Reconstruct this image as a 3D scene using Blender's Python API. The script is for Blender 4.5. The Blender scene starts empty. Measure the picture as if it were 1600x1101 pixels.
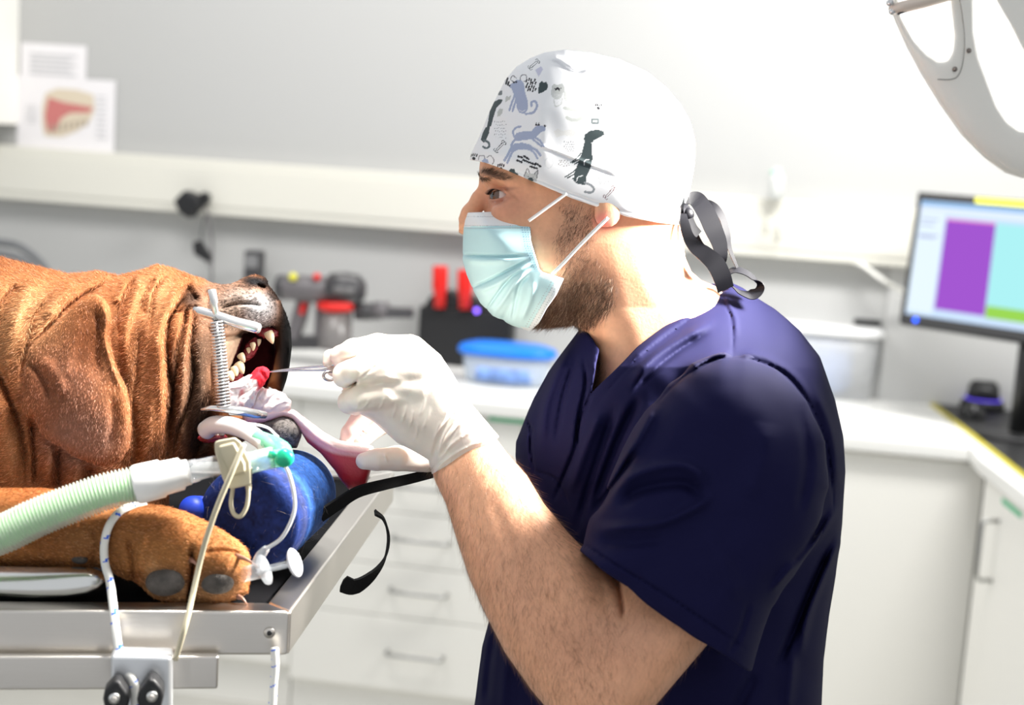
import bpy, bmesh, math, random
import numpy as np
from mathutils import Matrix, Vector
random.seed(7); RNG = np.random.default_rng(7)
# ---------------- camera ----------------
FPX = 2222.2; CX, CY = 800.0, 550.5
YAW, PITCH, ROLL = math.radians(8.5), math.radians(8.3), math.radians(3.8)
CAM = np.array([0.0, 0.0, 1.55])
_R = Matrix.Rotation(YAW, 3, 'Z') @ Matrix.Rotation(math.pi/2 - PITCH, 3, 'X') @ Matrix.Rotation(ROLL, 3, 'Z')
RM = np.array(_R)
def P(px, py, d):
    'world point seen at photo pixel (px,py), d metres along the view axis'
    px = np.asarray(px, float); py = np.asarray(py, float); d = np.asarray(d, float)
    c = np.stack(np.broadcast_arrays((px-CX)/FPX*d, (CY-py)/FPX*d, -d), -1)
    return c @ RM.T + CAM
def ray(px, py):
    return np.array([(px-CX)/FPX, (CY-py)/FPX, -1.0]) @ RM.T
def on_z(px, py, z):
    r = ray(px, py); return CAM + r*((z-CAM[2])/r[2])
def on_y(px, py, y):
    r = ray(px, py); return CAM + r*((y-CAM[1])/r[1])
def on_x(px, py, x):
    r = ray(px, py); return CAM + r*((x-CAM[0])/r[0])
def pix(p):
    c = (np.asarray(p, float)-CAM) @ RM
    return (CX + c[0]/-c[2]*FPX, CY - c[1]/-c[2]*FPX, -c[2])
S = bpy.context.scene
cd = bpy.data.cameras.new('camera'); cam = bpy.data.objects.new('camera', cd); S.collection.objects.link(cam); S.camera = cam
cam.matrix_world = Matrix.Translation(CAM.tolist()) @ _R.to_4x4()
cd.sensor_width = 36.0; cd.lens = FPX/1600*36.0; cd.clip_start = 0.05; cd.clip_end = 50
cd.dof.use_dof = True; cd.dof.focus_distance = 1.19; cd.dof.aperture_fstop = 4.8
vs = S.view_settings; S.display_settings.display_device = 'sRGB'
vs.view_transform = 'Standard'; vs.look = 'None'; vs.exposure = 0.13; vs.gamma = 1.0; vs.use_curve_mapping = False
W = bpy.data.worlds.new('world'); S.world = W; W.use_nodes = True
W.node_tree.nodes['Background'].inputs[0].default_value = (0.93, 0.96, 1.0, 1); W.node_tree.nodes['Background'].inputs[1].default_value = 0.68
def lamp(kind, name, loc, target, energy, color=(1, 1, 1), **kw):
    l = bpy.data.lights.new(name, kind); l.energy = energy; l.color = color
    for k, v in kw.items(): setattr(l, k, v)
    o = bpy.data.objects.new(name, l); S.collection.objects.link(o); o.location = [float(x) for x in loc]
    v = Vector([float(x) for x in target]) - o.location
    o.rotation_euler = v.to_track_quat('-Z', 'Y').to_euler(); return o
# the surgical lamp's own beam, aimed at the dog's mouth
lamp('SPOT', 'surgical_lamp_beam', P(1640, 60, 1.185), P(520, 600, 1.14), 155, (1.0, 0.965, 0.91), spot_size=math.radians(52), spot_blend=0.6, shadow_soft_size=0.07)
# unseen area lights near the ceiling, added to brighten the back wall and cabinets
lamp('AREA', 'wall_fill_light', (0.75, 3.0, 2.75), (0.7, 4.1, 1.2), 60, (1, 0.99, 0.97), shape='RECTANGLE', size=1.2, size_y=0.3)
lamp('AREA', 'cabinet_fill_light', (-1.3, 2.7, 2.75), (-1.2, 3.8, 0.8), 26, (1, 0.98, 0.96), shape='RECTANGLE', size=1.2, size_y=0.6)
lamp('SPOT', 'dog_fill_beam', P(560, -700, 1.02), P(240, 620, 1.12), 56, (1.0, 0.97, 0.93), spot_size=math.radians(44), spot_blend=0.5, shadow_soft_size=0.06)  # unseen spot added from above to brighten the dog
# ---------------- materials ----------------
_M = {}
def mat(name, col=(.8,.8,.8), rough=.5, metal=0.0, bump=0, bscale=60, var=0, vscale=8, vc=False, trans=0, alpha=1, emit=None, es=1, sss=0, ssc=(1,.3,.15), coat=0, sheen=0, spec=.5, ior=1.45, stretch=None, bdist=.002):
    if name in _M: return _M[name]
    m = bpy.data.materials.new(name); m.use_nodes = True; _M[name] = m
    nt = m.node_tree; b = nt.nodes['Principled BSDF']; L = nt.links.new
    c = (*col[:3], 1)
    b.inputs['Base Color'].default_value = c; b.inputs['Roughness'].default_value = rough; b.inputs['Metallic'].default_value = metal
    b.inputs['Specular IOR Level'].default_value = spec; b.inputs['IOR'].default_value = ior
    b.inputs['Transmission Weight'].default_value = trans; b.inputs['Alpha'].default_value = alpha
    b.inputs['Coat Weight'].default_value = coat; b.inputs['Sheen Weight'].default_value = sheen
    if emit: b.inputs['Emission Color'].default_value = (*emit, 1); b.inputs['Emission Strength'].default_value = es
    if sss:
        b.inputs['Subsurface Weight'].default_value = sss; b.inputs['Subsurface Radius'].default_value = ssc; b.inputs['Subsurface Scale'].default_value = .008
    tc = nt.nodes.new('ShaderNodeTexCoord'); mp = nt.nodes.new('ShaderNodeMapping'); L(tc.outputs['Object'], mp.inputs[0])
    if stretch: mp.inputs['Scale'].default_value = stretch
    src = None
    if vc:
        a = nt.nodes.new('ShaderNodeAttribute'); a.attribute_name = 'Col'; src = a.outputs['Color']; L(src, b.inputs['Base Color'])
    if var:
        n = nt.nodes.new('ShaderNodeTexNoise'); n.inputs['Scale'].default_value = vscale; n.inputs['Detail'].default_value = 6; L(mp.outputs[0], n.inputs['Vector'])
        r = nt.nodes.new('ShaderNodeMapRange'); r.inputs['From Min'].default_value = .3; r.inputs['From Max'].default_value = .7
        r.inputs['To Min'].default_value = 1-var; r.inputs['To Max'].default_value = 1+var; L(n.outputs[0], r.inputs[0])
        mx = nt.nodes.new('ShaderNodeVectorMath'); mx.operation = 'SCALE'
        if src: L(src, mx.inputs[0])
        else: mx.inputs[0].default_value = col[:3]
        L(r.outputs[0], mx.inputs['Scale']); L(mx.outputs[0], b.inputs['Base Color'])
    if bump:
        n = nt.nodes.new('ShaderNodeTexNoise'); n.inputs['Scale'].default_value = bscale; n.inputs['Detail'].default_value = 8; n.inputs['Roughness'].default_value=.6; L(mp.outputs[0], n.inputs['Vector'])
        u = nt.nodes.new('ShaderNodeBump'); u.inputs['Strength'].default_value = bump; u.inputs['Distance'].default_value = bdist
        L(n.outputs[0], u.inputs['Height']); L(u.outputs[0], b.inputs['Normal'])
    return m
# ---------------- objects ----------------
def _root(o):
    while o.parent: o = o.parent
    return o
def mesh_obj(name, V, Fc, m, parent=None, smooth=True, cols=None, mids=None):
    V = np.asarray(V, float)
    if parent is None:
        lo, hi = V.min(0), V.max(0); loc = np.array([(lo[0]+hi[0])/2, (lo[1]+hi[1])/2, lo[2]])
    else: loc = np.array(_root(parent).location)
    me = bpy.data.meshes.new(name)
    W_ = V - loc
    if isinstance(Fc, np.ndarray):
        n, k = Fc.shape
        me.vertices.add(len(W_)); me.vertices.foreach_set('co', W_.astype(np.float32).ravel())
        me.loops.add(n*k); me.loops.foreach_set('vertex_index', Fc.astype(np.int32).ravel())
        me.polygons.add(n); me.polygons.foreach_set('loop_start', np.arange(0, n*k, k, dtype=np.int32))
        me.update(calc_edges=True)
    else:
        me.from_pydata([tuple(v) for v in W_], [], [tuple(f) for f in Fc])
    for mm in (m if isinstance(m, (list, tuple)) else [m]): me.materials.append(mm)
    if mids is not None: me.polygons.foreach_set('material_index', np.asarray(mids, np.int32))
    if cols is not None:
        a = me.color_attributes.new('Col', 'FLOAT_COLOR', 'POINT'); c4 = np.ones((len(V), 4), np.float32); c4[:, :3] = cols; a.data.foreach_set('color', c4.ravel())
    me.polygons.foreach_set('use_smooth', np.full(len(me.polygons), bool(smooth)))
    me.update()
    o = bpy.data.objects.new(name, me); S.collection.objects.link(o)
    if parent is None: o.location = loc
    else: o.parent = parent
    return o
def tag(o, label=None, cat=None, group=None, kind=None):
    if label: o['label'] = label
    if cat: o['category'] = cat
    if group: o['group'] = group
    if kind: o['kind'] = kind
    return o
def thing(name, loc, label, cat, group=None):
    o = bpy.data.objects.new(name, None); o.empty_display_size = .05; S.collection.objects.link(o); o.location = [float(x) for x in loc]
    return tag(o, label, cat, group)
class MB:
    def __init__(s): s.v = []; s.f = []; s.m = []; s.mi = 0
    def add(s, V, Fc):
        n = len(s.v); s.v += [tuple(map(float, p)) for p in V]; s.f += [tuple(int(i)+n for i in f) for f in Fc]; s.m += [s.mi]*len(Fc); return s
    def hexa(s, p8): return s.add(p8, [(0,3,2,1),(4,5,6,7),(0,1,5,4),(1,2,6,5),(2,3,7,6),(3,0,4,7)])
    def box(s, a, b):
        x0,y0,z0 = a; x1,y1,z1 = b
        return s.hexa([(x0,y0,z0),(x1,y0,z0),(x1,y1,z0),(x0,y1,z0),(x0,y0,z1),(x1,y0,z1),(x1,y1,z1),(x0,y1,z1)])
    def slab(s, q, off):
        'quad q (4 points) extruded by vector off'
        q = [np.array(p, float) for p in q]; return s.hexa([*q, *[p+off for p in q]])
    def prism(s, pts, off):
        pts = [np.array(p, float) for p in pts]; n = len(pts)
        return s.add([*pts, *[p+off for p in pts]], [tuple(range(n))[::-1], tuple(range(n, 2*n))]+[(i,(i+1)%n,(i+1)%n+n,i+n) for i in range(n)])
    def rings(s, R, cap=True, closed=True):
        n = len(R[0]); V = [p for r in R for p in r]; Fc = []
        for k in range(len(R)-1):
            for i in range(n if closed else n-1): j = (i+1) % n; Fc.append((k*n+i, k*n+j, (k+1)*n+j, (k+1)*n+i))
        if cap and closed: Fc += [tuple(range(n))[::-1], tuple(range((len(R)-1)*n, len(R)*n))]
        return s.add(V, Fc)
    def tube(s, path, r, n=12, ry=None, up=None, cap=True):
        path = np.asarray(path, float); m = len(path); r = np.broadcast_to(r, (m,)); ry = r if ry is None else np.broadcast_to(ry, (m,))
        T = np.gradient(path, axis=0); T /= np.linalg.norm(T, axis=1)[:, None]+1e-12
        u = np.array(up, float) if up is not None else (np.array([0,0,1.]) if abs(T[0][2]) < .9 else np.array([1.,0,0]))
        R = []
        for k in range(m):
            u = u - T[k]*np.dot(u, T[k]); u /= np.linalg.norm(u)+1e-12; w = np.cross(T[k], u)
            a = np.arange(n)*2*math.pi/n
            R.append(path[k] + np.cos(a)[:, None]*w*r[k] + np.sin(a)[:, None]*u*ry[k])
        return s.rings(R, cap)
    def lathe(s, base, axis, prof, n=24):
        'prof: list of (distance along axis, radius)'
        base = np.array(base, float); ax = np.array(axis, float); ax /= np.linalg.norm(ax)
        return s.tube([base+ax*t for t, _ in prof], [max(r, 1e-5) for _, r in prof], n) if all(prof[i+1][0]-prof[i][0] > 1e-6 for i in range(len(prof)-1)) else s._lathe2(base, ax, prof, n)
    def _lathe2(s, base, ax, prof, n):
        u = np.cross(ax, [0,0,1.]); u = np.cross(ax, [1.,0,0]) if np.linalg.norm(u) < .1 else u; u /= np.linalg.norm(u); w = np.cross(ax, u); a = np.arange(n)*2*math.pi/n
        return s.rings([base+ax*t + max(r, 1e-5)*(np.cos(a)[:, None]*u+np.sin(a)[:, None]*w) for t, r in prof])
    def ball(s, c, r, n=16, m=10):
        c = np.array(c, float); r = np.broadcast_to(r, (3,)); a = np.arange(n)*2*math.pi/n; R = []
        for k in range(m+1):
            th = math.pi*k/m; q = max(math.sin(th), 1e-3); R.append(c+np.stack([np.cos(a)*q*r[0], np.sin(a)*q*r[1], np.full(n, -math.cos(th)*r[2])], 1))
        return s.rings(R)
    def build(s, name, m, parent=None, smooth=False, bevel=0, bseg=2, autos=True):
        o = mesh_obj(name, s.v, s.f, m, parent, smooth, mids=s.m)
        if isinstance(bevel, (int, float)) and bevel > 0:
            b = o.modifiers.new('bevel', 'BEVEL'); b.width = bevel; b.segments = bseg; b.limit_method = 'ANGLE'; b.angle_limit = .6
            o.data.polygons.foreach_set('use_smooth', np.full(len(o.data.polygons), True))
            w = o.modifiers.new('normals', 'WEIGHTED_NORMAL')
        return o
def spline(pts, n=8):
    'Catmull-Rom through pts'
    p = np.asarray(pts, float)
    if len(p) < 3: return np.array([p[0]+(p[-1]-p[0])*t for t in np.linspace(0, 1, n+1)])
    q = np.vstack([2*p[0]-p[1], p, 2*p[-1]-p[-2]]); out = []
    for i in range(1, len(q)-2):
        for t in np.arange(n)/n:
            out.append(.5*((2*q[i])+(-q[i-1]+q[i+1])*t+(2*q[i-1]-5*q[i]+4*q[i+1]-q[i+2])*t*t+(-q[i-1]+3*q[i]-3*q[i+1]+q[i+2])*t**3))
    out.append(p[-1]); return np.array(out)
# ---- stage space: (x, y) photo pixels, z depth in pixel-sized units about 1.2 m ----
D0 = 1.2; SU = D0/FPX
def Q(x, y, z): return P(x, y, D0+np.asarray(z, float)*SU)
def Qa(a): a = np.asarray(a, float); return Q(a[..., 0], a[..., 1], a[..., 2])
# ---------------- implicit surfaces ----------------
class Grid:
    def __init__(s, x0, x1, y0, y1, z0, z1, st, sz=None):
        sz = sz or st; s.ax = [np.arange(x0, x1+st, st, dtype=np.float32), np.arange(y0, y1+st, st, dtype=np.float32), np.arange(z0, z1+sz, sz, dtype=np.float32)]
        s.X = s.ax[0][:, None, None]; s.Y = s.ax[1][None, :, None]; s.Z = s.ax[2][None, None, :]
        s.x2 = s.ax[0][:, None]; s.y2 = s.ax[1][None, :]; s.shape = tuple(len(a) for a in s.ax); s.F = np.full(s.shape, 1e3, np.float32)
    def join(s, f, k=0):
        if k <= 0: np.minimum(s.F, f, out=s.F)
        else:
            h = np.maximum(k-np.abs(s.F-f), 0)/k; s.F = (np.minimum(s.F, f)-h*h*k*.25).astype(np.float32)
        return s
    def cut(s, f, k=0):
        f = -f
        if k <= 0: np.maximum(s.F, f, out=s.F)
        else:
            h = np.maximum(k-np.abs(s.F-f), 0)/k; s.F = (np.maximum(s.F, f)+h*h*k*.25).astype(np.float32)
        return s
    def cone(s, a, b, ra, rb, sq=1.0):
        'tapered capsule between a and b; sq<1 flattens in z'
        a = np.array(a, np.float32); b = np.array(b, np.float32); d = b-a; L2 = float(d@d)+1e-9
        px, py, pz = s.X-a[0], s.Y-a[1], (s.Z-a[2])
        t = np.clip((px*d[0]+py*d[1]+pz*d[2])/L2, 0, 1)
        return np.sqrt((px-t*d[0])**2+(py-t*d[1])**2+((pz-t*d[2])/sq)**2)-(ra+(rb-ra)*t)
    def chain(s, pts, rs, k=4, sq=1.0):
        f = None
        for i in range(len(pts)-1):
            g = s.cone(pts[i], pts[i+1], rs[i], rs[i+1], sq)
            if f is None: f = g
            else:
                h = np.maximum(k-np.abs(f-g), 0)/k; f = np.minimum(f, g)-h*h*k*.25
        return f
    def ell(s, c, r, rot=0):
        x, y, z = s.X-c[0], s.Y-c[1], s.Z-c[2]; ca, sa = math.cos(rot), math.sin(rot)
        u, v = x*ca+y*sa, -x*sa+y*ca
        k = np.sqrt((u/r[0])**2+(v/r[1])**2+(z/r[2])**2); return (k-1)*min(r)
    def puff(s, poly, zc, T, R=None, pw=2.0, flat=False):
        'inflated outline: poly in pixels, centre depth zc (number or fn(x,y)), half thickness T, rim radius R'
        d = -sdpoly(s.x2, s.y2, poly)
        if not flat:
            b = d
            for _ in range(4):
                n = 3; q = np.pad(b, ((n, n), (0, 0)), 'edge'); b = sum(q[i:i+b.shape[0]] for i in range(2*n+1))/(2*n+1); q = np.pad(b, ((0, 0), (n, n)), 'edge'); b = sum(q[:, i:i+b.shape[1]] for i in range(2*n+1))/(2*n+1)
            d = d+(b-d)*np.clip((d-3)/12, 0, 1)
        R = R or float(d.max()); zc = zc(s.x2, s.y2) if callable(zc) else zc; T = T(s.x2, s.y2) if callable(T) else T
        e = np.clip(1-d/R, 0, None); zz = (s.Z-(zc[:, :, None] if isinstance(zc, np.ndarray) else zc))/(T[:, :, None] if isinstance(T, np.ndarray) else T)
        m = R if not isinstance(T, np.ndarray) else R
        return ((e[:, :, None]**pw+np.abs(zz)**pw)**(1/pw)-1)*min(R, float(np.mean(T)))
    def wz(s):
        'height above the floor of every grid point'
        d = D0+s.Z*SU; return ((s.X-CX)/FPX*d*RM[2, 0]+(CY-s.Y)/FPX*d*RM[2, 1]-d*RM[2, 2]+CAM[2]).astype(np.float32)
    def above(s, z, k=2): return s.cut(((s.wz()-z)/SU).astype(np.float32), k)
    def mesh(s): return surfnets(s.F, s.ax)
def sdpoly(x, y, poly):
    p = np.asarray(poly, np.float32); x, y = np.broadcast_arrays(x, y); d = np.full(x.shape, 1e12, np.float32); ins = np.zeros(x.shape, bool); n = len(p)
    for i in range(n):
        a, b = p[i], p[(i+1) % n]; e = b-a; wx, wy = x-a[0], y-a[1]; t = np.clip((wx*e[0]+wy*e[1])/(e@e+1e-9), 0, 1)
        d = np.minimum(d, (wx-e[0]*t)**2+(wy-e[1]*t)**2)
        c = ((a[1] <= y) & (b[1] > y)) | ((b[1] <= y) & (a[1] > y))
        xi = a[0]+(y-a[1])*(e[0]/(e[1] if abs(e[1]) > 1e-9 else 1e-9)); ins ^= c & (x < xi)
    d = np.sqrt(d); return np.where(ins, -d, d)
def dline(x, y, pts):
    'distance to a polyline and the fraction along it'
    p = np.asarray(pts, np.float32); x, y = np.broadcast_arrays(np.asarray(x, np.float32), np.asarray(y, np.float32)); d = np.full(x.shape, 1e12, np.float32); tt = np.zeros(x.shape, np.float32); sg = np.zeros(x.shape, np.float32); n = len(p)-1
    for i in range(n):
        a, b = p[i], p[i+1]; e = b-a; wx, wy = x-a[0], y-a[1]; t = np.clip((wx*e[0]+wy*e[1])/(e@e+1e-9), 0, 1)
        q = (wx-e[0]*t)**2+(wy-e[1]*t)**2; m = q < d; d = np.where(m, q, d); tt = np.where(m, (i+t)/n, tt); sg = np.where(m, np.sign(e[0]*wy-e[1]*wx), sg)
    return np.sqrt(d), tt, sg
def stroke(x, y, pts, w, amp, asym=0, sm=True):
    'ridge (amp>0) or groove (amp<0) along a curve, fading at its ends; asym sharpens one side'
    d, t, sg = dline(x, y, spline(pts, 5) if sm and len(pts) > 2 else pts); w_ = w*(1+asym*sg) if asym else w
    return amp*np.exp(-(d/w_)**2)*np.clip(np.minimum(t, 1-t)*5+.15, 0, 1)
def surfnets(Fd, ax):
    s = Fd < 0; nx, ny, nz = Fd.shape
    c = np.zeros((nx-1, ny-1, nz-1), np.uint8)
    for i in (0, 1):
        for j in (0, 1):
            for k in (0, 1): c += s[i:nx-1+i, j:ny-1+j, k:nz-1+k]
    act = (c > 0) & (c < 8); I = np.argwhere(act); idx = np.full(act.shape, -1, np.int32); idx[act] = np.arange(len(I))
    acc = np.zeros((len(I), 3)); cnt = np.zeros(len(I))
    cor = {(i, j, k): Fd[I[:, 0]+i, I[:, 1]+j, I[:, 2]+k] for i in (0, 1) for j in (0, 1) for k in (0, 1)}
    for a in range(3):
        o = [q for q in range(3) if q != a]
        for p in (0, 1):
            for q in (0, 1):
                A = [0, 0, 0]; A[o[0]] = p; A[o[1]] = q; B = list(A); B[a] = 1
                f0, f1 = cor[tuple(A)], cor[tuple(B)]; m = (f0 < 0) != (f1 < 0); t = np.where(m, f0/np.where(m, f0-f1, 1), 0)
                pos = np.array(A, float)[None, :].repeat(len(I), 0); pos[:, a] = t; acc[m] += pos[m]; cnt[m] += 1
    V = I+acc/np.maximum(cnt, 1)[:, None]
    V = np.stack([ax[q][0]+V[:, q]*(ax[q][1]-ax[q][0]) for q in range(3)], 1); faces = []
    for a in range(3):
        b, c_ = (a+1) % 3, (a+2) % 3; sl0 = [slice(None)]*3; sl1 = [slice(None)]*3; sl0[a] = slice(0, -1); sl1[a] = slice(1, None)
        s0, s1 = s[tuple(sl0)], s[tuple(sl1)]; E = np.argwhere(s0 != s1)
        E = E[(E[:, b] > 0) & (E[:, c_] > 0) & (E[:, b] < Fd.shape[b]-1) & (E[:, c_] < Fd.shape[c_]-1)]
        if not len(E): continue
        inn = s0[tuple(E.T)]; q = []
        for db, dc in ((0, 0), (-1, 0), (-1, -1), (0, -1)):
            G = E.copy(); G[:, b] += db; G[:, c_] += dc; q.append(idx[tuple(G.T)])
        q = np.stack(q, 1); q = q[(q >= 0).all(1)] if (q < 0).any() else q
        if len(q) == len(inn): q = np.where(inn[:, None], q, q[:, ::-1])
        faces.append(q)
    # stage space is (right, down, away): a proper rotation, so the winding holds
    return V, np.concatenate(faces)
def smoothv(V, Fc, it=1, lam=.5):
    e = np.concatenate([Fc[:, [0, 1]], Fc[:, [1, 2]], Fc[:, [2, 3]], Fc[:, [3, 0]]]); n = len(V)
    for _ in range(it):
        acc = np.zeros_like(V); w = np.bincount(e[:, 0], minlength=n)+np.bincount(e[:, 1], minlength=n)
        for q in range(3): acc[:, q] = np.bincount(e[:, 0], V[e[:, 1], q], n)+np.bincount(e[:, 1], V[e[:, 0], q], n)
        V = V+lam*(acc/np.maximum(w, 1)[:, None]-V)
    return V
def vnormals(V, Fc):
    n = np.cross(V[Fc[:, 2]]-V[Fc[:, 0]], V[Fc[:, 3]]-V[Fc[:, 1]]); N = np.zeros_like(V)
    for k in range(4): np.add.at(N, Fc[:, k], n)
    return N/(np.linalg.norm(N, axis=1)[:, None]+1e-12)
def noise3(V, sc, seed=0):
    'cheap smooth value noise on points'
    r = np.random.default_rng(seed); T = r.random((64, 64, 64)).astype(np.float32)
    p = V/sc+100; i = np.floor(p).astype(int); f = p-i; f = f*f*(3-2*f); out = 0
    for a in (0, 1):
        for b in (0, 1):
            for c in (0, 1):
                w = (f[:, 0] if a else 1-f[:, 0])*(f[:, 1] if b else 1-f[:, 1])*(f[:, 2] if c else 1-f[:, 2])
                out = out+w*T[(i[:, 0]+a) % 64, (i[:, 1]+b) % 64, (i[:, 2]+c) % 64]
    return out*2-1
def sg_obj(name, G, m, parent, cols=None, smooth_it=1, disp=None):
    'grid -> object; cols / disp are functions of stage-space vertices'
    V, Fc = G.mesh(); V = smoothv(V, Fc, smooth_it) if smooth_it else V
    if disp is not None: V = V+vnormals(V, Fc)*disp(V)[:, None]
    c = cols(V) if callable(cols) else cols
    o = mesh_obj(name, Qa(V), Fc, m, parent, True, c); o_last[name] = (V, Fc, c); return o
o_last = {}
def hair(name, parent, Vs, Fc, n, wfn, dirfn, lfn, m, r0=.00012, seg=3, cfn=None, seed=1, lift=.35, jit=.25, curl=0):
    'short hair grown on a stage-space surface: wfn/dirfn/lfn take stage points (and normals)'
    r = np.random.default_rng(seed); A, B, C, Dv = (Vs[Fc[:, k]] for k in range(4))
    area = np.linalg.norm(np.cross(C-A, Dv-B), axis=1)/2; ctr = (A+B+C+Dv)/4
    p = area*wfn(ctr); p = np.clip(p, 0, None); p /= p.sum(); f = r.choice(len(Fc), n, p=p); u, v = r.random(n)[:, None], r.random(n)[:, None]
    pts = (A[f]*(1-u)+B[f]*u)*(1-v)+(Dv[f]*(1-u)+C[f]*u)*v; N = np.cross(C-A, Dv-B)[f]; N /= np.linalg.norm(N, axis=1)[:, None]+1e-9
    Dr = dirfn(pts, N); Dr = Dr-N*(Dr*N).sum(1)[:, None]; Dr /= np.linalg.norm(Dr, axis=1)[:, None]+1e-9
    Dr = Dr+r.normal(0, jit, (n, 3)); L = (lfn(pts)*r.uniform(.6, 1.25, n))[:, None]; T = []
    for k in range(seg):
        t = k/(seg-1); T.append(pts+L*(Dr*t*(1-lift*.3)+N*lift*(t-.45*t*t)+(curl*t*t*np.roll(Dr, 1, 0) if curl else 0)) - N*.3)
    Wp = Qa(np.stack(T, 1)) - np.array(_root(parent).location)
    hc = bpy.data.hair_curves.new(name); hc.add_curves([seg]*n)
    hc.attributes['position'].data.foreach_set('vector', Wp.astype(np.float32).ravel())
    ra = hc.attributes.get('radius') or hc.attributes.new('radius', 'FLOAT', 'POINT'); ra.data.foreach_set('value', np.tile(r0*np.linspace(1, .25, seg), n).astype(np.float32))
    if cfn is not None:
        c = hc.attributes.new('Col', 'FLOAT_COLOR', 'POINT'); cc = np.ones((n, seg, 4), np.float32); cc[:, :, :3] = cfn(pts, r)[:, None, :]; c.data.foreach_set('color', cc.ravel())
    hc.materials.append(m); o = bpy.data.objects.new(name, hc); S.collection.objects.link(o); o.parent = parent; return o
# ---------------- the room ----------------
YF = 3.522; YW = YF+.6; ZC = .9
M_wall = mat('wall_paint', (.43,.43,.42), .7, bump=.15, bscale=120)
M_wallr = mat('wall_paint_light', (.55,.55,.54), .7)
M_white = mat('white_laminate', (.88,.865,.81), .4)
M_top = mat('worktop_laminate', (.86,.855,.82), .3)
M_trunk = mat('cream_trunking', (.66,.645,.575), .5)
M_dark = mat('dark_plastic', (.012,.012,.013), .45)
M_steelb = mat('handle_steel', (.42,.42,.41), .35, 1)
M_green = mat('green_tape', (.08,.5,.25), .5)
def struct(mb, name, m, **k): return tag(mb.build(name, m, **k), kind='structure')
struct(MB().box((-4.5,-1.2,-.1),(2.6,YW+.1,0)), 'floor', mat('vinyl_floor', (.45,.44,.40), .5, var=.05))
struct(MB().box((-4.5,YW,0),(2.6,YW+.1,3.0)), 'wall_back', M_wall)
struct(MB().box((2.3,-1.2,0),(2.4,YW,3.0)), 'wall_right', M_wallr)
xj = on_y(1384, 500, YW)[0]
struct(MB().box((xj,YW-.012,.9),(2.3,YW,1.285)), 'trim_1', M_wallr)
# wall duct (trunking)
t = thing('wall_duct', (-1, YW, 1.285), 'long cream cable duct fixed along the wall above the worktop', 'cable duct')
MB().box((-4.4,YW-.06,1.285),(2.25,YW,1.447)).build('duct_body', M_trunk, t, bevel=.004)
MB().box((-4.4,YW-.064,1.31),(-.72,YW-.059,1.425)).build('cover', M_trunk, t, bevel=.002)
MB().box((-.715,YW-.064,1.31),(2.2,YW-.059,1.425)).build('cover', M_trunk, t, bevel=.002)
# worktops
C0 = on_z(1530, 714, ZC); C1 = on_z(1600, 768, ZC); dW = (C1-C0)/np.linalg.norm(C1-C0); C1 = C0+dW*2.2
bk = np.array([C0[0], YW, ZC])
tag(MB().box((-4.4,YF,ZC-.04),(C0[0],YW-.001,ZC)).build('worktop', M_top, bevel=.006), 'long white worktop running below the cable duct to the corner', 'worktop')
far = np.array([C0[0]+1.5, YW, ZC]); r2 = C1+np.array([.65,0,0])
tag(MB().prism([C0, C1, r2, np.array([r2[0], YW-.001, ZC]), np.array([C0[0], YW-.001, ZC])], np.array([0,0,-.04])).build('worktop', M_top, bevel=.006), 'short white worktop leg under the monitor at the right edge', 'worktop')
# base cabinets along the wall
def base_cab(x0, x1, lab, kind):
    t = thing('base_cabinet', ((x0+x1)/2, YF+.3, 0), lab, 'cabinet')
    MB().box((x0+.002,YF+.04,.0),(x1-.002,YW-.01,ZC-.041)).build('carcass', M_white, t)
    MB().box((x0,YF+.06,0),(x1,YF+.075,.115)).build('plinth', mat('plinth_cream', (.66,.62,.47), .5), t)
    fr = YF+.02
    def handle(par, cx, cz, w=.128):
        m = MB(); p = [(cx-w/2,fr,cz),(cx-w/2,fr-.022,cz),(cx-w/2+.008,fr-.03,cz),(cx+w/2-.008,fr-.03,cz),(cx+w/2,fr-.022,cz),(cx+w/2,fr,cz)]
        m.tube(p, .005, 8).build('handle', M_steelb, par, smooth=True)
    if kind == 'drawers':
        zs = [on_y(645, y, fr)[2] for y in (1083, 967, 886, 803, 722)]+[.857]
        for i in range(5):
            d = MB().box((x0+.001,fr,zs[i]+.0013),(x1-.001,fr+.02,zs[i+1]-.0013)).build('drawer_front', M_white, t, bevel=.002)
            handle(d, hx, (zs[i]+zs[i+1])/2+.008, .15)
    elif kind == 'door':
        MB().box((x0+.001,fr,.125),(x1-.001,fr+.02,.855)).build('door', M_white, t, bevel=.002)
    else:
        for a, b in ((x0, (x0+x1)/2), ((x0+x1)/2, x1)):
            d = MB().box((a+.001,fr,.125),(b-.001,fr+.02,.855)).build('door', M_white, t, bevel=.002)
    return t
hx = on_y(645, 1033, YF-.01)[0]
xa, xb = on_y(455, 900, YF)[0], on_y(800, 900, YF)[0]
xc = on_y(1318, 900, YF)[0]
base_cab(xa, xb, 'white drawer unit with five bar handles seen between the table and the man', 'drawers')
base_cab(xb, xb+(xc-xb)*.5, 'white base cabinet hidden mostly behind the man in navy scrubs', 'door')
base_cab(xb+(xc-xb)*.5, C0[0]+.045, 'plain white base cabinet right of the man, meeting the corner', 'door')
base_cab(xa-.6, xa, 'white base cabinet behind the rope below the table corner', 'door')
base_cab(xa-1.6, xa-.6, 'white base cabinet at the far left below the table rail', 'doors')
p0 = on_y(764, 655, YF+.02); p1 = on_y(822, 662, YF+.02)
tag(MB().box((p0[0],YF+.016,p1[2]-.0),(p1[0],YF+.0205,p1[2]+.012)).build('green_tape', M_green), 'green tape strip on the drawer unit just beside the man\'s chest', 'tape')
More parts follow.
